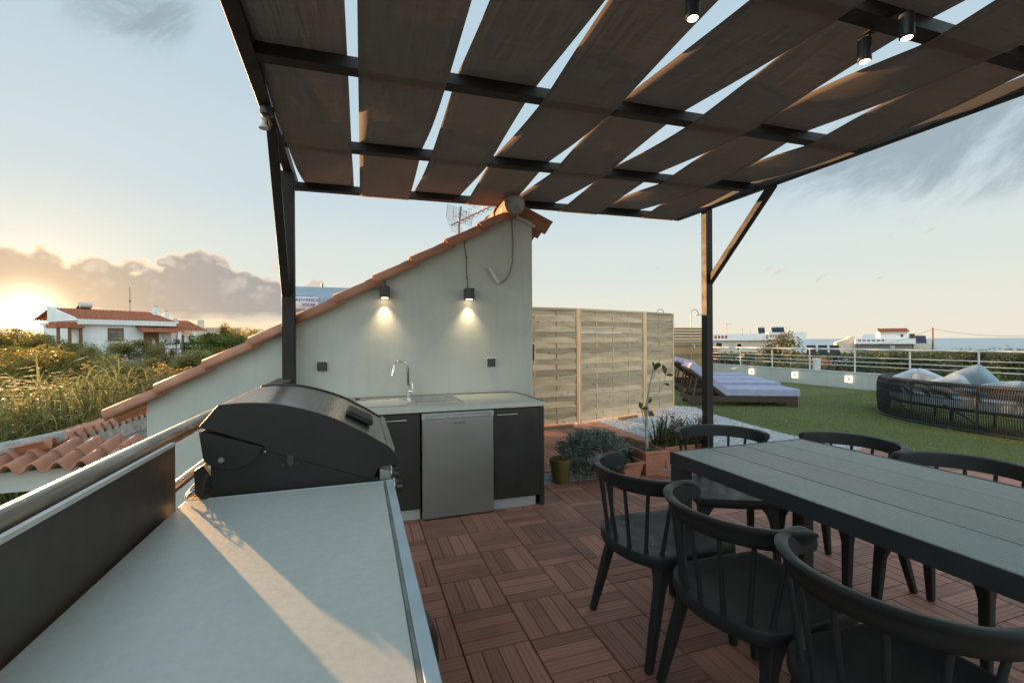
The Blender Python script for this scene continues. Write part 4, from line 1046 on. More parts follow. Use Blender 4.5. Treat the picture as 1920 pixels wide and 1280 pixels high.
# ------------------------------------------------------------------ loungers
def make_lounger(la, loc, rz):
    t = thing('sun_lounger', la, 'sun lounger', loc, rz, 'lavender sun loungers in a row on the lawn')
    W_ = .74                                     # local x: from foot (0) to head (-2.1); y: width
    b = MB(); b.b2(-2.05, -.06, .0, .035, .09, .20); b.b2(-2.05, -.06, W_ - .035, W_, .09, .20); b.b2(-.06, -.03, .0, W_, .09, .20); b.b2(-2.08, -2.05, 0, W_, .09, .20)
    for k in range(9): b.b2(-.16 - .15 * k, -.08 - .15 * k, .035, W_ - .035, .17, .19)
    b.build('frame', M['teak'], t, local=True, bevel=.003)
    for x in (-.28, -2.02):
        for y in (0.0025, W_ - .0425):
            b = MB(); b.prism([(x - .04, .2), (x + .25, .2), (x + .25, .0), (x + .06, .0), (x - .02, .13)] if x > -1 else [(x - .03, .2), (x + .24, .2), (x + .16, .0), (x - .03, .0)], 'y', y, y + .04); b.build('leg', M['teak'], t, local=True)
    Mt = [(-1.385, .205), (-.0, .205), (.012, .22), (.012, .335), (.0, .352), (-1.385, .352)]
    b = MB(); b.prism(Mt, 'y', -.01, W_ + .01); b.build('seat_cushion', M['cush'], t, local=True, bevel=.022, seg=3)
    a = R(38); ca, sa = math.cos(a), math.sin(a); px, pz = -1.40, .215
    q = lambda l, h: (px - ca * l + sa * h, pz + sa * l + ca * h)
    b = MB(); b.prism([q(0, .02), q(.86, .02), q(.88, .04), q(.88, .14), q(.80, .175), q(.6, .165), q(.55, .150), q(.0, .15)], 'y', -.01, W_ + .01); b.build('back_cushion', M['cush'], t, local=True, bevel=.022, seg=3)
    b = MB()
    for y in (.02, W_ - .055):
        b.beam((*[q(.0, 0)[0], y + .0175], q(0, 0)[1]), (q(.86, 0)[0], y + .0175, q(.86, 0)[1]), .035, .035)
    for k in range(6):
        c = q(.1 + .14 * k, -.002); b.box((c[0], W_ / 2, c[1]), (.07, W_ - .12, .016), Matrix.Rotation(a, 3, 'Y'))
    b.build('back_frame', M['teak'], t, local=True)
    b = MB()
    for y in (.07, W_ - .07): b.beam((q(.62, -.02)[0], y, q(.62, -.02)[1]), (-1.98, y, .18), .03, .03)
    b.build('back_prop', M['teak'], t, local=True)
    return t
rzL = math.atan2(-.446, .895)
lo = make_lounger('lavender sun lounger nearest the gravel, its whole side in view', (8.17, 6.72, 0), rzL)
for (p, la) in (((9.12, 7.98), 'lavender sun lounger second from the gravel'), ((9.69, 8.97), 'lavender sun lounger third from the gravel, second from the white wall'), ((10.33, 10.08), 'lavender sun lounger farthest back, its foot near the first wall light')):
    dup(lo, (*p, 0), rzL, la)

# ------------------------------------------------------------------ round wicker sofa and cushions
t = thing('wicker_sofa', 'large rounded black wicker sofa enclosure at the right of the lawn', 'sofa', (9.2, 4, 0))
path = [(9.75, 6.10), (9.45, 6.06), (9.15, 5.93), (8.92, 5.76), (8.70, 5.56), (8.52, 5.32), (8.40, 5.06), (8.30, 4.74), (8.23, 4.40), (8.185, 4.05), (8.165, 3.65), (8.16, 3.2), (8.17, 2.7), (8.20, 2.2), (8.28, 1.8), (8.42, 1.4), (8.7, 1.05), (9.1, .9), (9.6, .85)]
def resample(P, step):
    P = [Vector((*p, 0)) for p in P]; out = []; L = [0]
    for i in range(1, len(P)): L.append(L[-1] + (P[i] - P[i - 1]).length)
    n = int(L[-1] / step)
    for k in range(n + 1):
        s = L[-1] * k / n; i = max(j for j in range(len(L) - 1) if L[j] <= s + 1e-9); f = (s - L[i]) / (L[i + 1] - L[i]); out.append(P[i].lerp(P[i + 1], f))
    return out
RP = resample(path, .027); cen = Vector((9.5, 3.5, 0))
def nout(i):
    a = RP[max(0, i - 1)]; c = RP[min(len(RP) - 1, i + 1)]; d = (c - a).normalized(); n = Vector((d.y, -d.x, 0))
    return n if n.dot(RP[i] - cen) > 0 else -n
H = .66
b = MB()
for i, p in enumerate(RP):
    n = nout(i); lean = -.02
    pts = [p + Vector((0, 0, .02)), p + n * .02 + Vector((0, 0, .3)), p + n * .015 + Vector((0, 0, .55)), p - n * .01 + Vector((0, 0, H - .02)), p - n * .06 + Vector((0, 0, H)), p - n * .12 + Vector((0, 0, H - .03)), p - n * .14 + Vector((0, 0, .42))]
    b.tube(pts, .0062 if i > 16 else .0135, 5)
b.build('woven_cord', M['wick'], t)
for z, r, o_ in ((.02, .02, 0), (.25, .0055, .017), (.45, .0055, .018), (.58, .006, .012), (H - .012, .03, -.055)):
    b = MB(); b.tube([p + nout(i) * o_ + Vector((0, 0, z)) for i, p in enumerate(RP)][::3], r, 8); b.build('hoop', M['wick'], t, smooth=60)
b = MB()
for i in range(4, len(RP), 34):
    n = nout(i); b.tube([RP[i] + Vector((0, 0, .01)), RP[i] + n * .012 + Vector((0, 0, .5)), RP[i] - n * .04 + Vector((0, 0, H - .01))], .016, 8)
b.build('upright', M['wick'], t, smooth=60)
for i in range(6, len(RP) - 20, 40):
    b = MB(); n = nout(i); q = RP[i] - n * .14; b.tube([q + Vector((0, 0, .33)), (q + (RP[i + 20] - n * .14)) / 2 + Vector((0, 0, .2)), RP[i + 20] - n * .14 + Vector((0, 0, .05))], .012, 6); b.build('brace', M['wick'], t)
inner = [p - nout(i) * .15 for i, p in enumerate(RP)][::6]; inner2 = [p - nout(i) * .80 for i, p in enumerate(RP)][::6]
b = MB(); V = []; F = []
for p, q in zip(inner, inner2): V += [(p.x, p.y, .26), (q.x, q.y, .26), (q.x, q.y, .30), (p.x, p.y, .30)]
for i in range(len(inner) - 1):
    for j in range(4): F.append((4 * i + j, 4 * i + (j + 1) % 4, 4 * i + 4 + (j + 1) % 4, 4 * i + 4 + j))
b.add(V, F); b.build('seat_deck', M['wick'], t)
b = MB()
for i in range(6, len(RP), 30):
    q = RP[i] - nout(i) * .75; b.tube([(q.x, q.y, 0), (q.x, q.y, .26)], .022, 8)
b.build('leg', M['wick'], t)
b = MB(); V = []; F = []
for i in range(3, len(RP) - 3, 4):
    p = RP[i]; n = nout(i)
    for (o_, z) in ((-.17, .305), (-.79, .305), (-.81, .33), (-.80, .42), (-.77, .44), (-.20, .44), (-.17, .42)): V.append(tuple(p + n * o_ + Vector((0, 0, z))))
m_ = len(V) // 7
for i in range(m_ - 1):
    for j in range(7): F.append((7 * i + j, 7 * i + (j + 1) % 7, 7 * i + 7 + (j + 1) % 7, 7 * i + 7 + j))
b.add(V, F); b.build('seat_cushion', M['pale'], t, smooth=60)
def cushion(la, loc, rx, ry, rz, mat, w=.48, h=.48, d=.15):
    b = MB(); sd = rng.random() * 9
    for s in (-1, 1):
        def fn(u, v, s=s):
            x, y = (u - .5) * 2, (v - .5) * 2
            e = max(0, (1 - x ** 4)) ** .5 * max(0, (1 - y ** 4)) ** .5
            rc = 1 - .13 * x * x * y * y; x *= rc; y *= rc
            pin = 1 - .07 * (1 - abs(y)) * abs(x) ** 3 - .07 * (1 - abs(x)) * abs(y) ** 3
            wr = .012 * math.sin(5 * x + sd) * math.cos(4 * y + 2 * sd) * e
            return (x * w / 2 * (1 - .06 * (1 - y * y)), y * h / 2 * (1 - .06 * (1 - x * x)), s * d / 2 * e + wr)
        b.grid(fn, 18, 18)
    o = b.build('cushion', mat, None, local=True, smooth=180)
    bm = bmesh.new(); bm.from_mesh(o.data); bmesh.ops.remove_doubles(bm, verts=bm.verts[:], dist=1e-4); bmesh.ops.recalc_face_normals(bm, faces=bm.faces[:]); bm.to_mesh(o.data); bm.free()
    o.location = loc; o.rotation_euler = (rx, ry, rz); tag(o, la, 'cushion', 'cushions on the wicker sofa'); return o
cushion('small pale grey cushion at the left end of the sofa', (9.18, 5.42, .585), R(62), R(25), R(118), M['pale'], .44, .44)
cushion('pale grey cushion standing beside the leftmost one', (8.98, 5.05, .59), R(64), R(-28), R(112), M['pale'], .46, .46)
cushion('large faded blue cushion leaning highest over the sofa rim', (8.92, 4.42, .62), R(62), R(30), R(98), M['blue'], .60, .60, .20)
cushion('pale cushion slumped against the large blue one', (8.74, 4.62, .57), R(52), R(20), R(106), M['pale'], .52, .42)
cushion('long faded blue bolster lying flat along the sofa rim', (8.84, 3.98, .56), R(28), R(12), R(88), M['blue'], .62, .50, .17)
cushion('wide pale cushion lying at the right edge of the picture', (8.74, 3.26, .58), R(40), R(-12), R(92), M['pale'], .66, .48, .17)
# ------------------------------------------------------------------ tiled porch roof below the terrace
t = thing('porch_roof', 'low flat porch roof edged with terracotta tiles outside the handrail', 'porch', (-3.2, 8.3, -3.4))
b = MB(); b.b2(-3.34, -2.30, 6.85, 12.6, -.135, -.03); b.build('flat_roof', M['concrete'], t)
b = MB(); b.b2(-4.0, -2.30, 6.23, 6.35, -.225, -.008); b.b2(-4.0, -3.88, 6.3501, 12.6, -.225, -.008); b.build('beam', M['plaster'], t)
for x in (-3.84, -2.5): b = MB(); b.b2(x - .09, x + .09, 6.24, 6.42, -3.4, -.226); b.build('column', M['plaster'], t)
def swap(mb): mb.v = [(y, x, z) for x, y, z in mb.v]
b = MB(); barrel(b, 6.11, .027, 6.86, .158, -4.06, -2.32, .205, .052, .4); swap(b); b.build('tile_skirt', M['terra'], t, smooth=50, solid=.014)
b = MB(); barrel(b, -4.09, .018, -3.37, .196, 6.47, 12.6, .205, .052, .4); b.build('tile_skirt', M['terra'], t, smooth=50, solid=.014)
b = MB()
def mt(u, v):
    y = 6.77 + 5.85 * u; w = math.cos(2 * PI * (y - 6.47) / .205)
    return (-3.355 + .07 * v, y, -.03 + (.19 + .055 * w) * (1 - v))
b.grid(mt, 200, 2)
def mt2(u, v):
    x = -3.31 + .95 * u; w = math.cos(2 * PI * (x + 4.06) / .205)
    return (x, 6.88 + .07 * v, -.03 + (.16 + .055 * w) * (1 - v))
b.grid(mt2, 50, 2); b.tube([(-4.1, 6.14, .075), (-3.76, 6.47, .165), (-3.34, 6.86, .226)], [.075, .09, .08], 8); b.build('mortar_edge', M['mortar'], t, smooth=70)

# ------------------------------------------------------------------ house across the gardens, left
rz = R(45)
t = thing('villa', 'white two storey house with a low terracotta roof among the trees at left', 'house', (-25.4, 54.3, 0), rz); hv = t
L = dict(local=True)
b = MB(); b.b2(0, 8, 0, 7.5, -4, 3.12); b.b2(8, 11.4, 2.2, 8, -4, 2.6); b.build('wall', M['plaster_far'], t, **L)
b = MB(); b.b2(-.2, 8.25, -.5, .0, 3.12, 3.62); b.b2(-.2, 8.25, .0, 7.7, 3.121, 3.45); b.build('fascia', M['plaster_far'], t, **L)
b = MB(); b.prism([(-.52, 3.60), (-.3, 3.72), (5.2, 5.02), (5.2, 3.45), (-.52, 3.45)], 'x', -.45, -.2005); b.build('gable_parapet', M['plaster_far'], t, **L)
b = MB(); b.prism([(-.52, 3.60), (5.2, 4.98), (5.2, 3.45), (-.52, 3.45)], 'x', 8.2505, 8.5); b.build('gable_parapet', M['plaster_far'], t, **L)
def roofm(p0, p1, xa, xb): 
    mb = MB(); barrel(mb, p0[0], p0[1], p1[0], p1[1], xa, xb, .26, .06, .8, .03); mb.v = [(y, x, z) for x, y, z in mb.v]; return mb
roofm((-.4, 3.62), (5.2, 4.86), -.2, 8.25).build('roof', M['terra_far'], t, smooth=50, solid=.03, **L)
roofm((9.5, 3.7), (5.2, 4.86), -.2, 8.25).build('roof', M['terra_far'], t, smooth=50, solid=.03, **L)
roofm((1.3, 2.72), (5.4, 4.0), 8.55, 12.6).build('roof', M['terra_far'], t, smooth=50, solid=.03, **L)
roofm((-1.5, 2.42), (.0, 3.02), 4.6, 8.6).build('awning', M['terra_far'], t, smooth=50, solid=.03, **L)
b = MB(); b.b2(2.3, 3.6, -.06, .02, 1.5, 2.82); w_ = b.build('window', M['brown'], t, **L)
b = MB(); b.b2(2.40, 2.91, -.075, -.061, 1.6, 2.55); b.b2(2.99, 3.50, -.075, -.061, 1.6, 2.55); b.build('pane', M['glass'], w_, **L)
b = MB(); b.b2(5.35, 6.75, -.07, .02, -.25, 2.5); b.build('shutter_door', M['brown'], t, **L)
b = MB(); b.b2(9.6, 10.4, 2.12, 2.22, .0, 2.2); w_ = b.build('window', M['brown'], t, **L)
b = MB(); b.b2(9.7, 10.3, 2.1, 2.119, .1, 2.1); b.build('pane', M['glass'], w_, **L)
b = MB(); b.b2(4.5, 8.4, -1.6, 0, -.62, -.28); b.b2(-1.7, -.001, -.5, 1.6, -.62, -.28); b.b2(8, 12.3, .6, 2.2, -.62, -.3); b.build('balcony', M['plaster_far'], t, **L)
for x0, x1, y in ((4.5, 8.4, -1.545), (-1.65, 0, -.45), (8.4, 12.2, .675)):
    b = MB()
    for x in np.arange(x0, x1, .16): b.b2(x, x + .03, y - .015, y + .015, -.28, .62)
    b.b2(x0, x1, y - .03, y + .03, .62, .68); b.build('balcony_rail', M['perg'], t, **L)
b = MB(); b.b2(7.9, 8.2, -1.55, -1.25, -4, 2.5); b.b2(10.7, 10.95, .7, .95, -.3, 2.6); b.b2(12.1, 12.35, .7, .95, -.3, 2.6); b.build('column', M['plaster_far'], t, **L)
b = MB()
for x in (-1.5, -.7, .1): b.b2(x - .10, x + .10, -.42, -.22, -.28, 2.75)
b.build('timber_post', M['brown'], t, **L)
b = MB(); b.b2(-1.75, .3, -.6, 1.5, 2.75, 3.1); b.b2(-1.6, -.21, -.5, 1.4, 3.101, 3.3); b.build('canopy', M['terra_far'], t, **L)
for x, y, h in ((7.9, 3.2, 5.2), (9.0, 3.4, 4.75)):
    b = MB(); b.b2(x, x + .5, y, y + .5, 3.4, h); b.b2(x + .1, x + .4, y + .1, y + .4, h + .0005, h + .3); b.b2(x - .05, x + .55, y - .05, y + .55, h + .301, h + .36); b.build('chimney', M['plaster_far'], t, **L)
b = MB(); b.lathe([(.001, 0), (.30, 0), (.30, 1.0), (.001, 1.0)], (2.1, 5.4, 5.32), 18, axis='x', cap=False); b.build('water_tank', M['wrail'], t, smooth=40, **L)
b = MB(); b.box((2.6, 5.9, 4.95), (1.2, 1.0, .08), Matrix.Rotation(R(-30), 3, 'X')); b.b2(2.25, 2.3, 5.3, 5.35, 4.7, 5.1); b.b2(2.9, 2.95, 5.3, 5.35, 4.7, 5.1); b.build('solar_collector', M['dkglass'], t, **L)
b = MB(); b.tube([(6.4, 5.1, 4.8), (6.4, 5.1, 7.6)], .035, 6); b.box((6.4, 5.1, 6.0), (.16, .16, .16)); b.build('aerial_mast', M['wire'], t, **L)
b = MB(); b.b2(7.1, 7.8, -.3, -.02, 1.75, 2.25); b.build('air_conditioner', M['white'], t, **L)
x, y = at(388, 95)
t = thing('far_house', 'small pinkish house far behind the white one, partly behind a vine', 'house', (x, y, -4), R(25))
b = MB(); b.b2(-5, 5, 0, 6, 0, 7.6); b.b2(-5.2, 5.2, -.2, 6.2, 7.601, 7.9); b.b2(-4.6, -4.0, 1, 1.6, 7.901, 9.4); b.b2(-1.2, -.2, 1, 2, 7.901, 9.2); b.build('wall', M['cream'], t, local=True)
for k in range(3):
    b = MB(); b.b2(-1 + 1.8 * k, -.2 + 1.8 * k, -.03, .04, 5.2, 6.6); b.build('window', M['dkglass'], t, local=True)
# vine trellis and a tilted panel near the house
x, y = at(395, 40); t = thing('trellis', 'dark metal trellis frame with a pale pole in front of the white house', 'trellis', (x, y, -3), R(30))
b = MB()
for xx in (-3.2, -1.6, 0, 1.6, 3.2): b.b2(xx, xx + .05, 0, .05, 0, 4.25)
b.b2(-3.2, 3.25, .01, .04, 4.2505, 4.30); b.b2(-3.2, 3.25, .01, .04, 3.55, 3.58); b.build('frame', M['perg'], t, local=True)
b = MB(); b.tube([(-3.4, -.4, 0), (-3.4, -.4, 4.5)], .07, 8); b.build('pole', M['white'], t, local=True)
b = MB(); b.box((-4.0, .4, 3.0), (1.1, 1.8, .07), Matrix.Rotation(R(40), 3, 'X')); b.build('solar_panel', M['glass'], t, local=True)
P, W = cloud(22, 60, 3.0, .5, 4.3, .5, .2); P[:, 1] *= .3; V, F = quads(P, .16, .6); np_mesh('vine', V, F, M['brightl'], W, t)

# ------------------------------------------------------------------ houses toward the sea, right
x, y = at(1336, 98)
t = thing('flat_roofed_house', 'cream flat roofed house with perforated white parapets and roof tanks, left of the sea view', 'house', (x, y, -9), R(-46.9 + 6))
X = lambda u: (u - 1336) * .087
Z = lambda v: 1.341 + (634 - v) * .0985 + 9
b = MB(); b.b2(0, X(1495), 0, 9, 0, Z(637)); b.build('wall', M['cream'], t, local=True)
b = MB(); b.b2(-.6, X(1442), -.6, 9, Z(637) + .001, Z(624)); b.b2(X(1445), X(1514), -1.4, 9, Z(634), Z(622)); b.build('roof_slab', M['plaster_far'], t, local=True)
b = MB()
for k in range(4): b.b2(X(1340) + k * .62, X(1340) + .4 + k * .62, -.62, -.59, Z(633), Z(627))
b.build('parapet_opening', M['terra_far'], t, local=True)
b = MB()
for k in range(9): b.b2(X(1448) + k * .42, X(1448) + .27 + k * .42, -1.42, -1.39, Z(631), Z(626))
b.build('parapet_opening', M['terra_far'], t, local=True)
for (u0, u1, v0, v1) in ((1342, 1357, 640, 652), (1384, 1396, 642, 656)):
    b = MB(); b.b2(X(u0), X(u1), -.06, .02, Z(v1), Z(v0)); w_ = b.build('window', M['plaster_far'], t, local=True)
    b = MB(); b.b2(X(u0) + .15, X(u1) - .15, -.08, -.061, Z(v1) + .1, Z(v0) - .12); b.build('pane', M['dkglass'], w_, local=True)
for u in (1428, 1454, 1465):
    b = MB(); b.box((X(u) + .6, 1, Z(618)), (1.1, 1.5, .1), Matrix.Rotation(R(45), 3, 'X')); b.build('solar_collector', M['dkglass'], t, local=True)
    b = MB(); b.lathe([(.001, 0), (.28, 0), (.28, 1.2), (.001, 1.2)], (X(u), 1.8, Z(613)), 12, axis='x', cap=False); b.build('water_tank', M['wrail'], t, smooth=40, local=True)
for u, v in ((1366, 603), (1398, 614), (1413, 616), (1483, 611), (1490, 610)):
    b = MB(); b.tube([(X(u), 2, Z(624)), (X(u), 2, Z(v))], .05, 6); b.tube([(X(u) - .1, 2, Z(v + 1)), (X(u) + (1 if u == 1366 else .1), 2, Z(v + 1))], .03, 5); b.build('aerial', M['wire'], t, local=True)
x, y = at(1569, 118)
t = thing('terraced_house', 'grey and white house with a small red roofed tower standing before the sea', 'house', (x, y, -11), R(-57.8 + 8))
X = lambda u: (u - 1569) * .0815
Z = lambda v: 1.341 + (633 - v) * .1055 + 11
b = MB(); b.b2(X(1612), X(1718), 0, 9, 0, Z(645)); b.build('lower_wall', M['greywall'], t, local=True)
b = MB(); b.b2(X(1606), X(1722), -1, 9.2, Z(644) + .001, Z(634)); b.build('terrace_parapet', M['plaster_far'], t, local=True)
b = MB()
for k in range(6): b.b2(X(1612) + k * .75, X(1612) + .45 + k * .75, -1.03, -.99, Z(638.5), Z(636))
b.build('parapet_opening', M['dkglass'], t, local=True)
b = MB(); b.b2(X(1660), X(1713), 2, 7, Z(634) + .001, Z(621.5)); tw = b.build('tower', M['plaster_far'], t, local=True)
b = MB(); b.b2(X(1700), X(1705), 1.95, 2.02, Z(631), Z(626)); b.build('window', M['dkglass'], tw, local=True)
mb = MB(); barrel(mb, 1.3, Z(621.5), 4.5, Z(614), X(1657), X(1716), .3, .07, .8, .03); mb.v = [(yy, xx, z) for xx, yy, z in mb.v]; mb.build('roof', M['terra_far'], tw, smooth=50, solid=.03, local=True)
b = MB(); b.prism([(X(1569), 0), (X(1611), 0), (X(1611), Z(632)), (X(1600), Z(629)), (X(1592), Z(634)), (X(1569), Z(641))], 'y', .5, 8); b.build('side_wing', M['cream'], t, local=True)
b = MB(); b.b2(X(1722.2), X(1762), 1, 8, 0, Z(643)); b.build('low_wall', M['cream'], t, local=True)
b = MB(); b.box((X(1624) + 1, 1.2, Z(631)), (2.2, 1.2, .1), Matrix.Rotation(R(40), 3, 'X')); b.lathe([(.001, 0), (.35, 0), (.35, 1.8), (.001, 1.8)], (X(1624), 1.8, Z(628)), 12, axis='x', cap=False); b.build('solar_heater', M['wrail'], t, local=True)
b = MB(); b.box((X(1738), 2, Z(636)), (1.6, 1.8, .1), Matrix.Rotation(R(55), 3, 'X')); b.b2(X(1718), X(1727), 2, 3.4, Z(634) + .001, Z(625)); b.build('solar_collector', M['dkglass'], t, local=True)
b = MB(); b.b2(X(1676), X(1685), -.2, -.005, Z(652), Z(647)); b.build('air_conditioner', M['white'], t, local=True)
x, y = at(1505, 34); g = -3.6
t = thing('low_house', 'low tiled house with white chimney and roof panels seen through the railing bars', 'house', (x, y, g), R(-50))
zt = zpx(688, 1540, 34) - g
b = MB(); b.b2(0, 3.2, 0, 3, 0, zt - .05); b.build('wall', M['plaster_far'], t, local=True)
mb = MB(); barrel(mb, -.4, zt - .05, 1.5, zt + .5, -.3, 3.5, .22, .05, .4); mb.v = [(yy, xx, z) for xx, yy, z in mb.v]; mb.build('roof', M['terra_far'], t, smooth=50, solid=.02, local=True)
b = MB(); b.b2(1.5, 1.95, .2, .6, zt, zt + .75); b.b2(2.05, 2.3, .2, .45, zt, zt + .6); b.build('chimney', M['plaster_far'], t, local=True)
b = MB()
for k in range(3): b.box((.5 + .62 * k, 1.6, zt + 1.05), (.5, 1.0, .05), Matrix.Rotation(R(35), 3, 'X'))
b.build('roof_panel', M['dkglass'], t, local=True)
b = MB(); px, py = at(1531, 16.5); b.tube([(px, py, -3.4), (px, py, zpx(673, 1531, 16.5))], .10, 14); b.lathe([(.11, 0), (.11, .03), (.001, .05)], (px, py, zpx(673, 1531, 16.5)), 14, cap=False)
tag(b.build('flue_pipe', M['white'], smooth=40), 'stubby white flue pipe standing just behind the railing', 'pipe')
t = thing('power_pole', 'thin brown power pole with a wire beside the house before the sea', 'pole', (*at(1749, 100), -9))
x, y = at(1749, 100); zt = zpx(613, 1749, 100)
b = MB(); b.tube([(x, y, -9), (x, y, zt)], [.14, .10], 8); b.build('pole', M['brown'], t, smooth=60)
b = MB(); e0 = at(1630, 112); e1 = at(2050, 85)
def sagl(p0, p1, s, n=14): return [(p0[0] + (p1[0] - p0[0]) * i / n, p0[1] + (p1[1] - p0[1]) * i / n, p0[2] + (p1[2] - p0[2]) * i / n - s * 4 * (i / n) * (1 - i / n)) for i in range(n + 1)]
b.tube(sagl((x, y, zt - .2), (*e0, zpx(645, 1630, 112)), .6), .025, 5); b.tube(sagl((x, y, zt - .2), (*e1, zpx(618, 2050, 85)), .9), .025, 5); b.build('wire', M['ink'], t)
for (u0, v0, d0, u1, v1, d1, s, la) in ((-60, 703, 17, 420, 697, 19, .25, 'thin overhead cable sagging across the left treetops'), (150, 726, 11, 420, 716, 13, .08, 'lower thin cable crossing in front of the left bushes')):
    b = MB(); b.tube(sagl((*at(u0, d0), zpx(v0, u0, d0)), (*at(u1, d1), zpx(v1, u1, d1)), s), .008, 5)
    tag(b.build('overhead_cable', M['dcable']), la, 'cable')

# ------------------------------------------------------------------ trees and bushes
st = {}
G1 = 'trees in the gardens at left'; G2 = 'trees and bushes beyond the railing at right'
olA = tree_proto('olive_tree', '', 'tree', M['olivel'], 4.2, 1, 2.0, 30, 560, .075, .34, group=G1)
olB = tree_proto('garden_tree', '', 'tree', M['greenl'], 4.4, 1, 2.2, 28, 600, .08, .37, group=G1)
yeA = tree_proto('fruit_tree', '', 'tree', M['yellowl'], 4.4, 1, 1.9, 30, 260, .11, .34, group=G1)
def plant(proto, H0, rows, grp):
    for (u, v, d, r, la) in rows:
        o = plant_tree(proto, st, u, v, d, r, la, H0); o['group'] = grp
plant(olA, 4.2, [
 (246, 641, 38, 2.5, 'tall olive tree covering the lower wall of the white house'),
 (284, 652, 37, 1.6, 'olive tree below the balcony of the white house'),
 (165, 657, 34, 1.7, 'small olive tree left of the white house wall corner'),
 (322, 668, 29, 1.7, 'olive tree below the trellis'),
 (368, 664, 28, 2.0, 'olive tree just above the sloping verge tiles'),
 (262, 682, 19, 1.9, 'nearest olive tree, above the eave end of the verge'),
 (205, 690, 24, 1.8, 'olive tree between the reeds and the white house'),
 (330, 700, 15, 1.2, 'low olive tree behind the vent pipe')], G1)
plant(olB, 4.4, [
 (128, 651, 38, 2.2, 'green tree in front of the left balcony'),
 (80, 640, 42, 2.4, 'green tree left of the white house, in the sun glare'),
 (40, 622, 52, 3.2, 'tall green tree under the setting sun'),
 (-20, 618, 46, 3.2, 'tall green tree at the left edge of the picture'),
 (185, 672, 27, 2.0, 'green tree behind the reeds'),
 (115, 668, 25, 2.0, 'green tree behind the middle of the reeds'),
 (45, 660, 28, 2.3, 'green tree behind the leftmost reeds'),
 (425, 622, 52, 3.2, 'dark tree right of the white house'),
 (470, 622, 56, 3.4, 'dark tree farther right, close to the verge tiles'),
 (512, 620, 60, 3.4, 'dark tree beside the pergola post'),
 (240, 740, 15, 1.5, 'green bush low behind the porch roof'),
 (205, 765, 14.5, 1.2, 'green bush at the foot of the reeds')], G1)
plant(yeA, 4.4, [(408, 606, 46, 1.5, 'sprawling yellow green vine tree beside the far pink house'), (312, 640, 41, .7, 'thin yellow green tree before the balcony column')], G1)
# far treeline at left: reads as one mass
P = []; Wd = []
for k in range(150):
    u = rng.uniform(-420, 560); d = rng.uniform(75, 130); x, y = at(u, d); h = zpx(634 + rng.uniform(-6, 6), u, d)
    n = 60; p = nr.normal(size=(n, 3)) * np.array([2.2, 2.2, 1.0]); p[:, 2] = -np.abs(p[:, 2]) * 1.6; P.append(p + np.array([x, y, h])); Wd.append(np.clip(nr.normal(.4, .2, n), 0, 1))
V, F = quads(np.concatenate(P), .9, .6); tag(np_mesh('far_wood', V, F, M['greenl'], np.concatenate(Wd)), kind='stuff')
st.clear()
olC = tree_proto('olive_tree', '', 'tree', M['coastb'], 4.2, 1, 2.0, 30, 560, .075, .34, group=G2); olD = tree_proto('coastal_tree', '', 'tree', M['coast'], 4.4, 1, 2.2, 28, 600, .08, .37, group=G2); yeC = tree_proto('fruit_tree', '', 'tree', M['coasty'], 4.4, 1, 1.9, 34, 300, .11, .36, group=G2)
rows = [(1352, 668, 22, 1.5, 'silvery bush at the left end of the railing'), (1400, 668, 22, 1.7, 'silvery bush under the second railing post'), (1440, 676, 19, 1.2, 'low silvery bush before the flat roofed house'), (1500, 674, 23, 1.5, 'silvery bush right of the yellowing tree'),
        (1572, 668, 27, 1.7, 'silvery bush right of the low house'), (1850, 664, 27, 2.2, 'silvery tree behind the second railing post from the right edge'), (1930, 662, 29, 2.3, 'silvery tree at the right edge behind the railing')]
def plant2(proto, H0, rows):
    first = True
    for (u, v, d, r, la) in rows:
        x, y = at(u, d); g = land(x, y); h = zpx(v, u, d) - g
        if first: o = proto; o.location = (x, y, g); o.scale = (r, r, h / H0); o['label'] = la
        else: o = dup(proto, (x, y, g), rng.random() * 6.28, la, scale=(r, r, h / H0))
        o['group'] = G2; first = False
plant2(olC, 4.2, rows)
plant2(olD, 4.4, [(1615, 667, 28, 2.0, 'dark green tree left of centre behind the railing'), (1660, 664, 31, 2.3, 'dark green tree below the red roofed tower'), (1705, 667, 27, 2.0, 'dark green tree behind the middle railing post'), (1755, 664, 30, 2.3, 'dark green tree below the power pole'), (1805, 665, 28, 2.1, 'dark green tree above the blue cushions'), (1890, 666, 25, 1.9, 'dark green tree above the rightmost cushion')])
plant2(yeC, 4.4, [(1470, 634, 27, 1.6, 'tall yellowing tree in front of the flat roofed house')])
brA = tree_proto('bright_bush', 'bright green bush behind the blue cushions', 'bush', M['brightl'], 2.9, 1, 1.3, 30, 360, .065, .32, group=G2)
plant2(brA, 2.9, [(1770, 700, 16.5, 1.3, 'bright green bush behind the blue cushions'), (1830, 698, 16.5, 1.3, 'bright green bush right of the blue cushions'), (1895, 700, 16, 1.3, 'bright green bush at the right edge')])
bg = tree_proto('bougainvillea', 'small red flowering bush beside the pergola post', 'bush', M['bougain'], 3.6, 1, 1.0, 16, 90, .12, .34, group=G2)
plant2(bg, 3.6, [(1342, 654, 24, .6, 'small red flowering bush beside the pergola post')])
P = []; Wd = []
for k in range(260):
    u = rng.uniform(1330, 2150); d = rng.uniform(45, 150); x, y = at(u, d); h = zpx(663 - (d - 45) * .05 + rng.uniform(-2, 4), u, d)
    n = 60; p = nr.normal(size=(n, 3)) * np.array([2.0, 2.0, .9]); p[:, 2] = -np.abs(p[:, 2]) * 1.6; P.append(p + np.array([x, y, h])); Wd.append(np.clip(nr.normal(.4, .25, n), 0, 1))
V, F = quads(np.concatenate(P), .7, .6); tag(np_mesh('coastal_wood', V, F, M['coast'], np.concatenate(Wd)), kind='stuff')

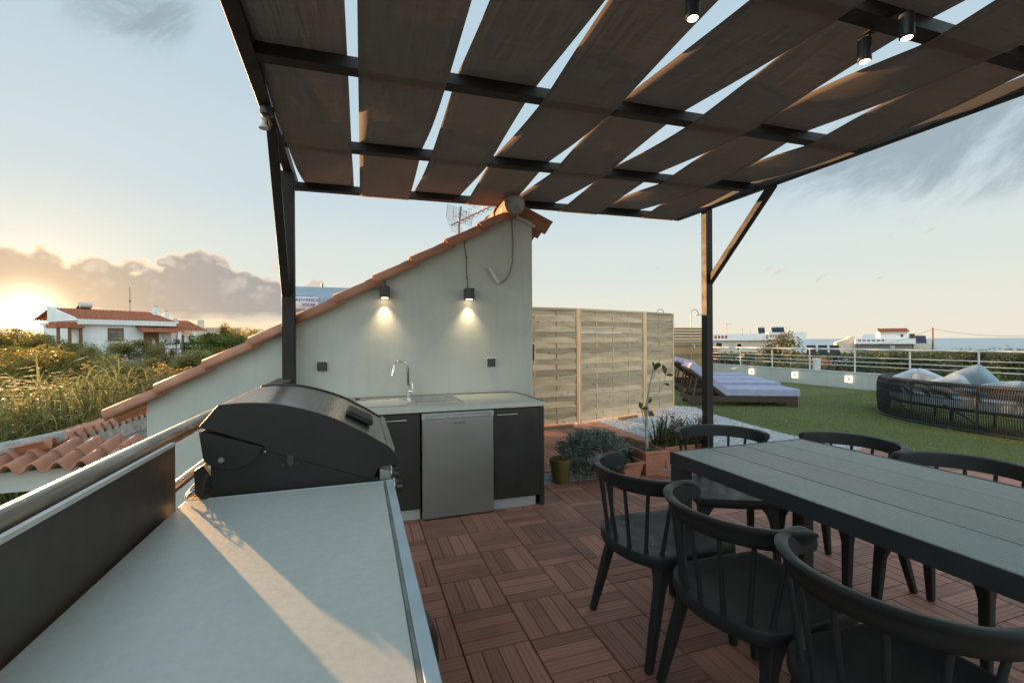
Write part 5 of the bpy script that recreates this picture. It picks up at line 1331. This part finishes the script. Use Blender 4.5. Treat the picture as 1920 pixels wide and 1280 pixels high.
t = thing('shade_hedge', 'unseen foliage row added behind the wooden fence to shade the lawn', 'shade_hedge', (4, 20, -3.5))  # added out of view to keep the low sun off lawn and parapet
P = []; Wd = []
for k in range(170):
    n = 130; p = nr.normal(size=(n, 3)) * np.array([.55, .45, .5]); hx = rng.uniform(-5, 5.5); c = np.array([hx, rng.uniform(-.6, .6), rng.uniform(1.5, 5.5 if hx < .6 else 4.9)]); P.append(p + c); Wd.append(np.clip(nr.normal(.4, .2, n), 0, 1))
V, F = quads(np.concatenate(P), .26, .6); np_mesh('foliage', V, F, M['greenl'], np.concatenate(Wd), t)
b = MB()
for k in range(8): b.tube([(-4.6 + 1.3 * k, 0, 0), (-4.5 + 1.3 * k, .1, 2.5), (-4.6 + 1.3 * k, 0, 4.2)], [.07, .06, .03], 6)
b.build('stem', M['bark'], t, local=True)

# giant reeds: upright canes with long arching blades
def reeds(la, u, d, v, n, rad):
    x0, y0 = at(u, d); g = land(x0, y0); H = zpx(v, u, d) - g
    t = thing('reed_clump', la, 'reeds', (x0, y0, g), 0, 'reed clumps outside the railing')
    V = []; F = []; W = []; b = MB()
    for k in range(n):
        a = rng.random() * 6.28; r = rad * math.sqrt(rng.random()); bx, by0 = r * math.cos(a), r * math.sin(a); h = H * rng.uniform(.72, 1.0); lx, ly = rng.gauss(0, .22) + bx * .25, rng.gauss(0, .22) + by0 * .25
        b.tube([(bx, by0, 0), (bx + lx * .4, by0 + ly * .4, h * .6), (bx + lx, by0 + ly, h * .95)], [.013, .010, .004], 5, cap=False)
        for e in range(28):
            q = rng.uniform(.35, 1.0); px = bx + lx * q * q; py = by0 + ly * q * q; pz = h * q * .97
            az = rng.random() * 6.28; Lf = rng.uniform(.55, 1.25); w0 = rng.uniform(.014, .028); ang = rng.uniform(.7, 1.35); x = z = 0; sg = 6; o = len(V); s = (-math.sin(az), math.cos(az)); r_ = min(1, max(0, rng.gauss(.5, .25)))
            for i in range(sg + 1):
                f = i / sg; ww = w0 * (1 - f ** 2) + .001
                cx, cy = px + x * math.cos(az), py + x * math.sin(az)
                V.append((cx - s[0] * ww / 2, cy - s[1] * ww / 2, pz + z)); V.append((cx + s[0] * ww / 2, cy + s[1] * ww / 2, pz + z))
                x += math.cos(ang) * Lf / sg; z += math.sin(ang) * Lf / sg; ang -= rng.uniform(.26, .58)
            for i in range(sg): F.append((o + 2 * i, o + 2 * i + 1, o + 2 * i + 3, o + 2 * i + 2)); W.append(r_)
    np_mesh('foliage', V, F, M['reed'], W, t); b.build('cane', M['dry'], t, local=True)
reeds('arching reed clump at the left edge, leaning out of the picture', -10, 10.5, 690, 80, 1.0)
reeds('tall arching reed clump in the sun glare', 75, 11.6, 684, 110, 1.0)
reeds('broad arching reed clump in front of the house', 150, 13.0, 706, 100, 1.0)
reeds('low reed clump just above the porch tiles', 110, 11.8, 752, 80, .8)
reeds('reed clump behind the porch corner', 30, 10.6, 745, 80, .8)
reeds('short reed clump at the corner of the white wall', 200, 14.5, 748, 60, .7)
reeds('dark reed clump below the porch beam', 10, 8.0, 925, 50, .7)

# ------------------------------------------------------------------ sky, sun, camera
SA, SE = R(-28.25), R(5.0)
sd = Vector((math.sin(SA) * math.cos(SE), math.cos(SA) * math.cos(SE), math.sin(SE)))
W_ = bpy.data.worlds.new('World'); sc.world = W_; W_.use_nodes = True; W_.node_tree.nodes.clear()
nt = NT(W_.node_tree); out = nt.new('ShaderNodeOutputWorld'); bgn = nt.new('ShaderNodeBackground'); nt.l.new(bgn.outputs[0], out.inputs[0])
sky = nt.new('ShaderNodeTexSky'); sky.sky_type = 'NISHITA'; sky.sun_disc = False; sky.sun_elevation = SE; sky.sun_rotation = SA % (2 * PI); sky.altitude = 60; sky.air_density = 1.0; sky.dust_density = .6; sky.ozone_density = 1.6
tc = nt.new('ShaderNodeTexCoord').outputs['Generated']
sx = nt.new('ShaderNodeSeparateXYZ'); nt.l.new(tc, sx.inputs[0]); X_, Y_, Z_ = sx.outputs
el = nt.m('MULTIPLY', nt.m('ARCSINE', Z_), 180 / PI); az = nt.m('MULTIPLY', nt.m('ARCTAN2', X_, Y_), 180 / PI)
dt = nt.new('ShaderNodeVectorMath', operation='DOT_PRODUCT'); nt.l.new(tc, dt.inputs[0]); dt.inputs[1].default_value = (math.sin(SA) * math.cos(R(2.35)), math.cos(SA) * math.cos(R(2.35)), math.sin(R(2.35)))   # glare in the cloud gap
sang = nt.m('MULTIPLY', nt.m('ARCCOSINE', nt.m('MINIMUM', dt.outputs['Value'], .9999999)), 180 / PI)

# clear-sky colour by height: cream at the horizon, blue overhead; the Nishita sky adds its own sunset tint
GAIN = 1 / (.12 * 2 ** 2.4)
def disp(c): return tuple(x for x in c)
rp = nt.new('ShaderNodeValToRGB'); nt.put(rp.inputs[0], nt.m('DIVIDE', nt.m('MAXIMUM', el, 0), 90)); cr = rp.color_ramp; cr.interpolation = 'EASE'
stops = [(0, (.80, .73, .60)), (3.5, (.75, .74, .645)), (9, (.66, .72, .69)), (17, (.54, .655, .71)), (30, (.46, .60, .69)), (60, (.41, .54, .64)), (90, (.38, .51, .62))]
while len(cr.elements) < len(stops): cr.elements.new(.5)
for e, (p, c) in zip(cr.elements, stops): e.position = p / 90; e.color = (*c, 1)
grad = rp.outputs[0]
def vmul(c, f):
    n = nt.new('ShaderNodeVectorMath', operation='SCALE'); nt.put(n.inputs[0], c); nt.put(n.inputs['Scale'], f); return n.outputs[0]
def vadd(a, b_):
    n = nt.new('ShaderNodeVectorMath', operation='ADD'); nt.put(n.inputs[0], a); nt.put(n.inputs[1], b_); return n.outputs[0]
def cmb(x, y, z=0):
    n = nt.new('ShaderNodeCombineXYZ'); nt.put(n.inputs[0], x); nt.put(n.inputs[1], y); nt.put(n.inputs[2], z); return n.outputs[0]
def ex(k): return nt.m('EXPONENT', nt.m('MULTIPLY', sang, -1 / k))
glow_n = nt.m('ADD', nt.m('MULTIPLY', ex(.9), 3.0), nt.m('MULTIPLY', ex(2.2), .85))
glow_w = nt.m('MULTIPLY', ex(5.0), .28)
core = nt.ramp(sang, .55, 1.3, 14, 0)
near = ex(14.0)
base = nt.mix(nt.m('MULTIPLY', near, .40), grad, (.80, .66, .48))
# cloud bank low at left
q = cmb(nt.m('MULTIPLY', az, .30), nt.m('MULTIPLY', el, .52), 5.3)
f1 = nt.noise(q, 1.0, 10, .60, .25); f0 = nt.noise(cmb(nt.m('MULTIPLY', az, .11), 7.7, 0), 1.0, 2)
f2 = nt.noise(cmb(nt.m('MULTIPLY', az, .22), nt.m('MULTIPLY', el, .8), 9.4), 1.0, 6, .55)
hump = nt.m('EXPONENT', nt.m('MULTIPLY', nt.m('POWER', nt.m('DIVIDE', nt.m('ADD', az, 16.6), 2.4), 2), -1))
top = nt.m('ADD', nt.m('ADD', 7.9, nt.m('MULTIPLY', hump, 1.5)), nt.m('MULTIPLY', nt.m('SUBTRACT', f0, .5), 2.2))
top = nt.m('ADD', top, nt.m('MULTIPLY', nt.ramp(az, -30, -22, 1, 0), .55))
top = nt.m('SUBTRACT', top, nt.m('MULTIPLY', nt.ramp(az, -11, -4, 0, 1), 1.3))
def voro(sx_, sy_, z):
    n = nt.new('ShaderNodeTexVoronoi'); n.feature = 'SMOOTH_F1'; n.inputs['Smoothness'].default_value = .35; n.inputs['Scale'].default_value = 1
    w = nt.m('MULTIPLY', nt.m('SUBTRACT', f1, .5), 1.1)
    nt.l.new(cmb(nt.m('ADD', nt.m('MULTIPLY', az, sx_), w), nt.m('ADD', nt.m('MULTIPLY', el, sy_), w), z), n.inputs['Vector']); return n.outputs['Distance']
v1, v2 = voro(.36, .42, 2.2), voro(1.0, 1.1, 6.1)
lump = nt.m('ADD', nt.m('MULTIPLY', nt.m('SUBTRACT', .42, v1), 2.2), nt.m('MULTIPLY', nt.m('SUBTRACT', .42, v2), 1.0))
dd = nt.m('ADD', nt.m('ADD', nt.m('SUBTRACT', top, el), lump), nt.m('MULTIPLY', nt.m('SUBTRACT', f1, .5), 2.6))
den = nt.ramp(dd, -.15, .35)
den = nt.m('MULTIPLY', den, nt.ramp(nt.m('ADD', el, nt.m('MULTIPLY', nt.m('SUBTRACT', f2, .5), 2.4)), 2.0, 3.3))
den = nt.m('MULTIPLY', den, nt.m('MULTIPLY', nt.ramp(nt.m('ADD', az, nt.m('MULTIPLY', nt.m('SUBTRACT', f1, .5), 6)), -4.4, -3.0, 1, 0), nt.ramp(az, -75, -60, 0, 1)))
puff = nt.m('ADD', nt.m('EXPONENT', nt.m('MULTIPLY', nt.m('ADD', nt.m('POWER', nt.m('DIVIDE', nt.m('ADD', az, 5.2), 2.0), 2), nt.m('POWER', nt.m('DIVIDE', nt.m('SUBTRACT', el, 5.6), 2.4), 2)), -1)), nt.m('MULTIPLY', lump, .30))
den = nt.m('MAXIMUM', den, nt.ramp(puff, .42, .66))
edge = nt.m('MULTIPLY', nt.ramp(dd, .0, .85, 1, 0), nt.ramp(sang, 3, 26, 1, .35))
shade = nt.ramp(nt.m('ADD', nt.m('MULTIPLY', nt.m('SUBTRACT', .9, v1), .55), nt.m('MULTIPLY', nt.m('SUBTRACT', 1, v2), .35)), .42, .70)
shade = nt.m('MULTIPLY', shade, nt.ramp(nt.m('SUBTRACT', top, el), .5, 4.2, 1, .25))
ccol = nt.mix(shade, (.31, .315, .335), (.58, .55, .52))
ccol = nt.mix(edge, ccol, (1.2, .98, .70))
ccol = nt.mix(nt.m('MULTIPLY', ex(9.0), .75), ccol, (.84, .54, .27))
# faint low clouds under the bank
lowc = nt.m('MULTIPLY', nt.ramp(nt.noise(cmb(nt.m('MULTIPLY', az, .3), nt.m('MULTIPLY', el, 1.3), 1.7), 1, 6, .6), .50, .66), nt.ramp(el, 2.2, 3.4, 1, 0))
lowc = nt.m('MULTIPLY', nt.m('MULTIPLY', lowc, .5), nt.ramp(az, -5, 0, 1, 0))
base = nt.mix(nt.m('MULTIPLY', nt.m('MULTIPLY', nt.ramp(el, 1.0, 4.5, 1, 0), nt.ramp(az, -8, 2, 1, 0)), .6), base, (.92, .70, .40))
base = nt.mix(lowc, base, (.66, .53, .46))
# streaky grey clouds high at right, torn scraps low at right, a dark wisp at top left
ra, re_ = nt.m('ADD', nt.m('MULTIPLY', az, .86), nt.m('MULTIPLY', el, .5)), nt.m('SUBTRACT', nt.m('MULTIPLY', el, .86), nt.m('MULTIPLY', az, .5))
f3 = nt.noise(cmb(nt.m('MULTIPLY', ra, .11), nt.m('MULTIPLY', re_, .24), 4.4), 1, 9, .62, .5)
def gauss(a0, sa_, e0, se_):
    return nt.m('EXPONENT', nt.m('MULTIPLY', nt.m('ADD', nt.m('POWER', nt.m('DIVIDE', nt.m('SUBTRACT', az, a0), sa_), 2), nt.m('POWER', nt.m('DIVIDE', nt.m('SUBTRACT', el, e0), se_), 2)), -1))
cr_ = nt.m('MULTIPLY', nt.ramp(nt.m('ADD', f3, nt.m('MULTIPLY', nt.m('ADD', gauss(63, 13, 16.5, 4.6), nt.m('MULTIPLY', gauss(-22, 5, 30.5, 3), .9)), .30)), .50, .82), nt.ramp(nt.m('ADD', gauss(64, 16, 18, 6), gauss(-22, 6, 30, 3.5)), .12, .6))
base = nt.mix(nt.m('MULTIPLY', cr_, .72), base, (.25, .325, .365))
bits = nt.m('MULTIPLY', nt.ramp(nt.noise(cmb(nt.m('MULTIPLY', ra, .28), nt.m('MULTIPLY', re_, .8), 8.8), 1, 5, .55), .655, .73), nt.m('MULTIPLY', nt.ramp(el, 4, 6, 0, 1), nt.ramp(el, 9.5, 12.5, 1, 0)))
base = nt.mix(nt.m('MULTIPLY', nt.m('MULTIPLY', bits, .55), nt.ramp(az, 30, 38)), base, (.62, .50, .45))
base = vadd(base, vmul((1, .76, .43), glow_n)); base = vadd(base, vmul((1, .70, .38), glow_w))
colr = nt.mix(nt.m('MULTIPLY', den, nt.ramp(sang, 1.2, 4.0, .25, .97)), base, ccol)
colr = vadd(colr, vmul((1, .70, .34), nt.m('MULTIPLY', ex(2.4), .55)))
colr = vadd(colr, vmul((1, .85, .6), core))
below = nt.ramp(el, -3, -.3)
back = nt.ramp(nt.m('ADD', nt.m('MULTIPLY', X_, -.3), nt.m('MULTIPLY', Y_, -.95)), -.3, .5, 1, 2.4)  # sky behind the camera boosted beyond the gradient, added as fill light
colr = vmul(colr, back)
colr = vmul(colr, nt.m('ADD', .12, nt.m('MULTIPLY', below, .88)))
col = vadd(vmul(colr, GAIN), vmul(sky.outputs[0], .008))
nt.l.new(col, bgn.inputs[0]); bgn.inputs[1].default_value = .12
W_.cycles.sampling_method = 'MANUAL'; W_.cycles.sample_map_resolution = 512
sun = bpy.data.lights.new('Sun', 'SUN'); sun.energy = 2.6; sun.angle = R(.55); sun.color = (1, .56, .25)
so = bpy.data.objects.new('Sun', sun); COL.objects.link(so); so.rotation_euler = (-sd).to_track_quat('-Z', 'Y').to_euler(); so.location = (-20, 40, 12)
yaw, pitch, roll = R(18.4244), R(-.13637), R(-.34799)
F_ = Vector((math.sin(yaw) * math.cos(pitch), math.cos(yaw) * math.cos(pitch), math.sin(pitch))); r_ = Vector((math.cos(yaw), -math.sin(yaw), 0)); u_ = r_.cross(F_)
c_, s_ = math.cos(roll), math.sin(roll); r2 = r_ * c_ + u_ * s_; u2 = u_ * c_ - r_ * s_
cam = bpy.data.cameras.new('Camera'); cam.lens = 858.0 / 1920 * 36; cam.sensor_width = 36; cam.clip_start = .05; cam.clip_end = 90000
co = bpy.data.objects.new('Camera', cam); COL.objects.link(co)
co.matrix_world = Matrix(((r2.x, u2.x, -F_.x, 0), (r2.y, u2.y, -F_.y, 0), (r2.z, u2.z, -F_.z, 1.34138), (0, 0, 0, 1)))
sc.camera = co
sc.render.engine = 'CYCLES'
sc.cycles.use_denoising = True
sc.cycles.max_bounces = 8; sc.cycles.transparent_max_bounces = 12; sc.cycles.sample_clamp_indirect = 8
sc.view_settings.view_transform = 'Standard'; sc.view_settings.look = 'None'; sc.view_settings.exposure = 2.5; sc.view_settings.gamma = 1
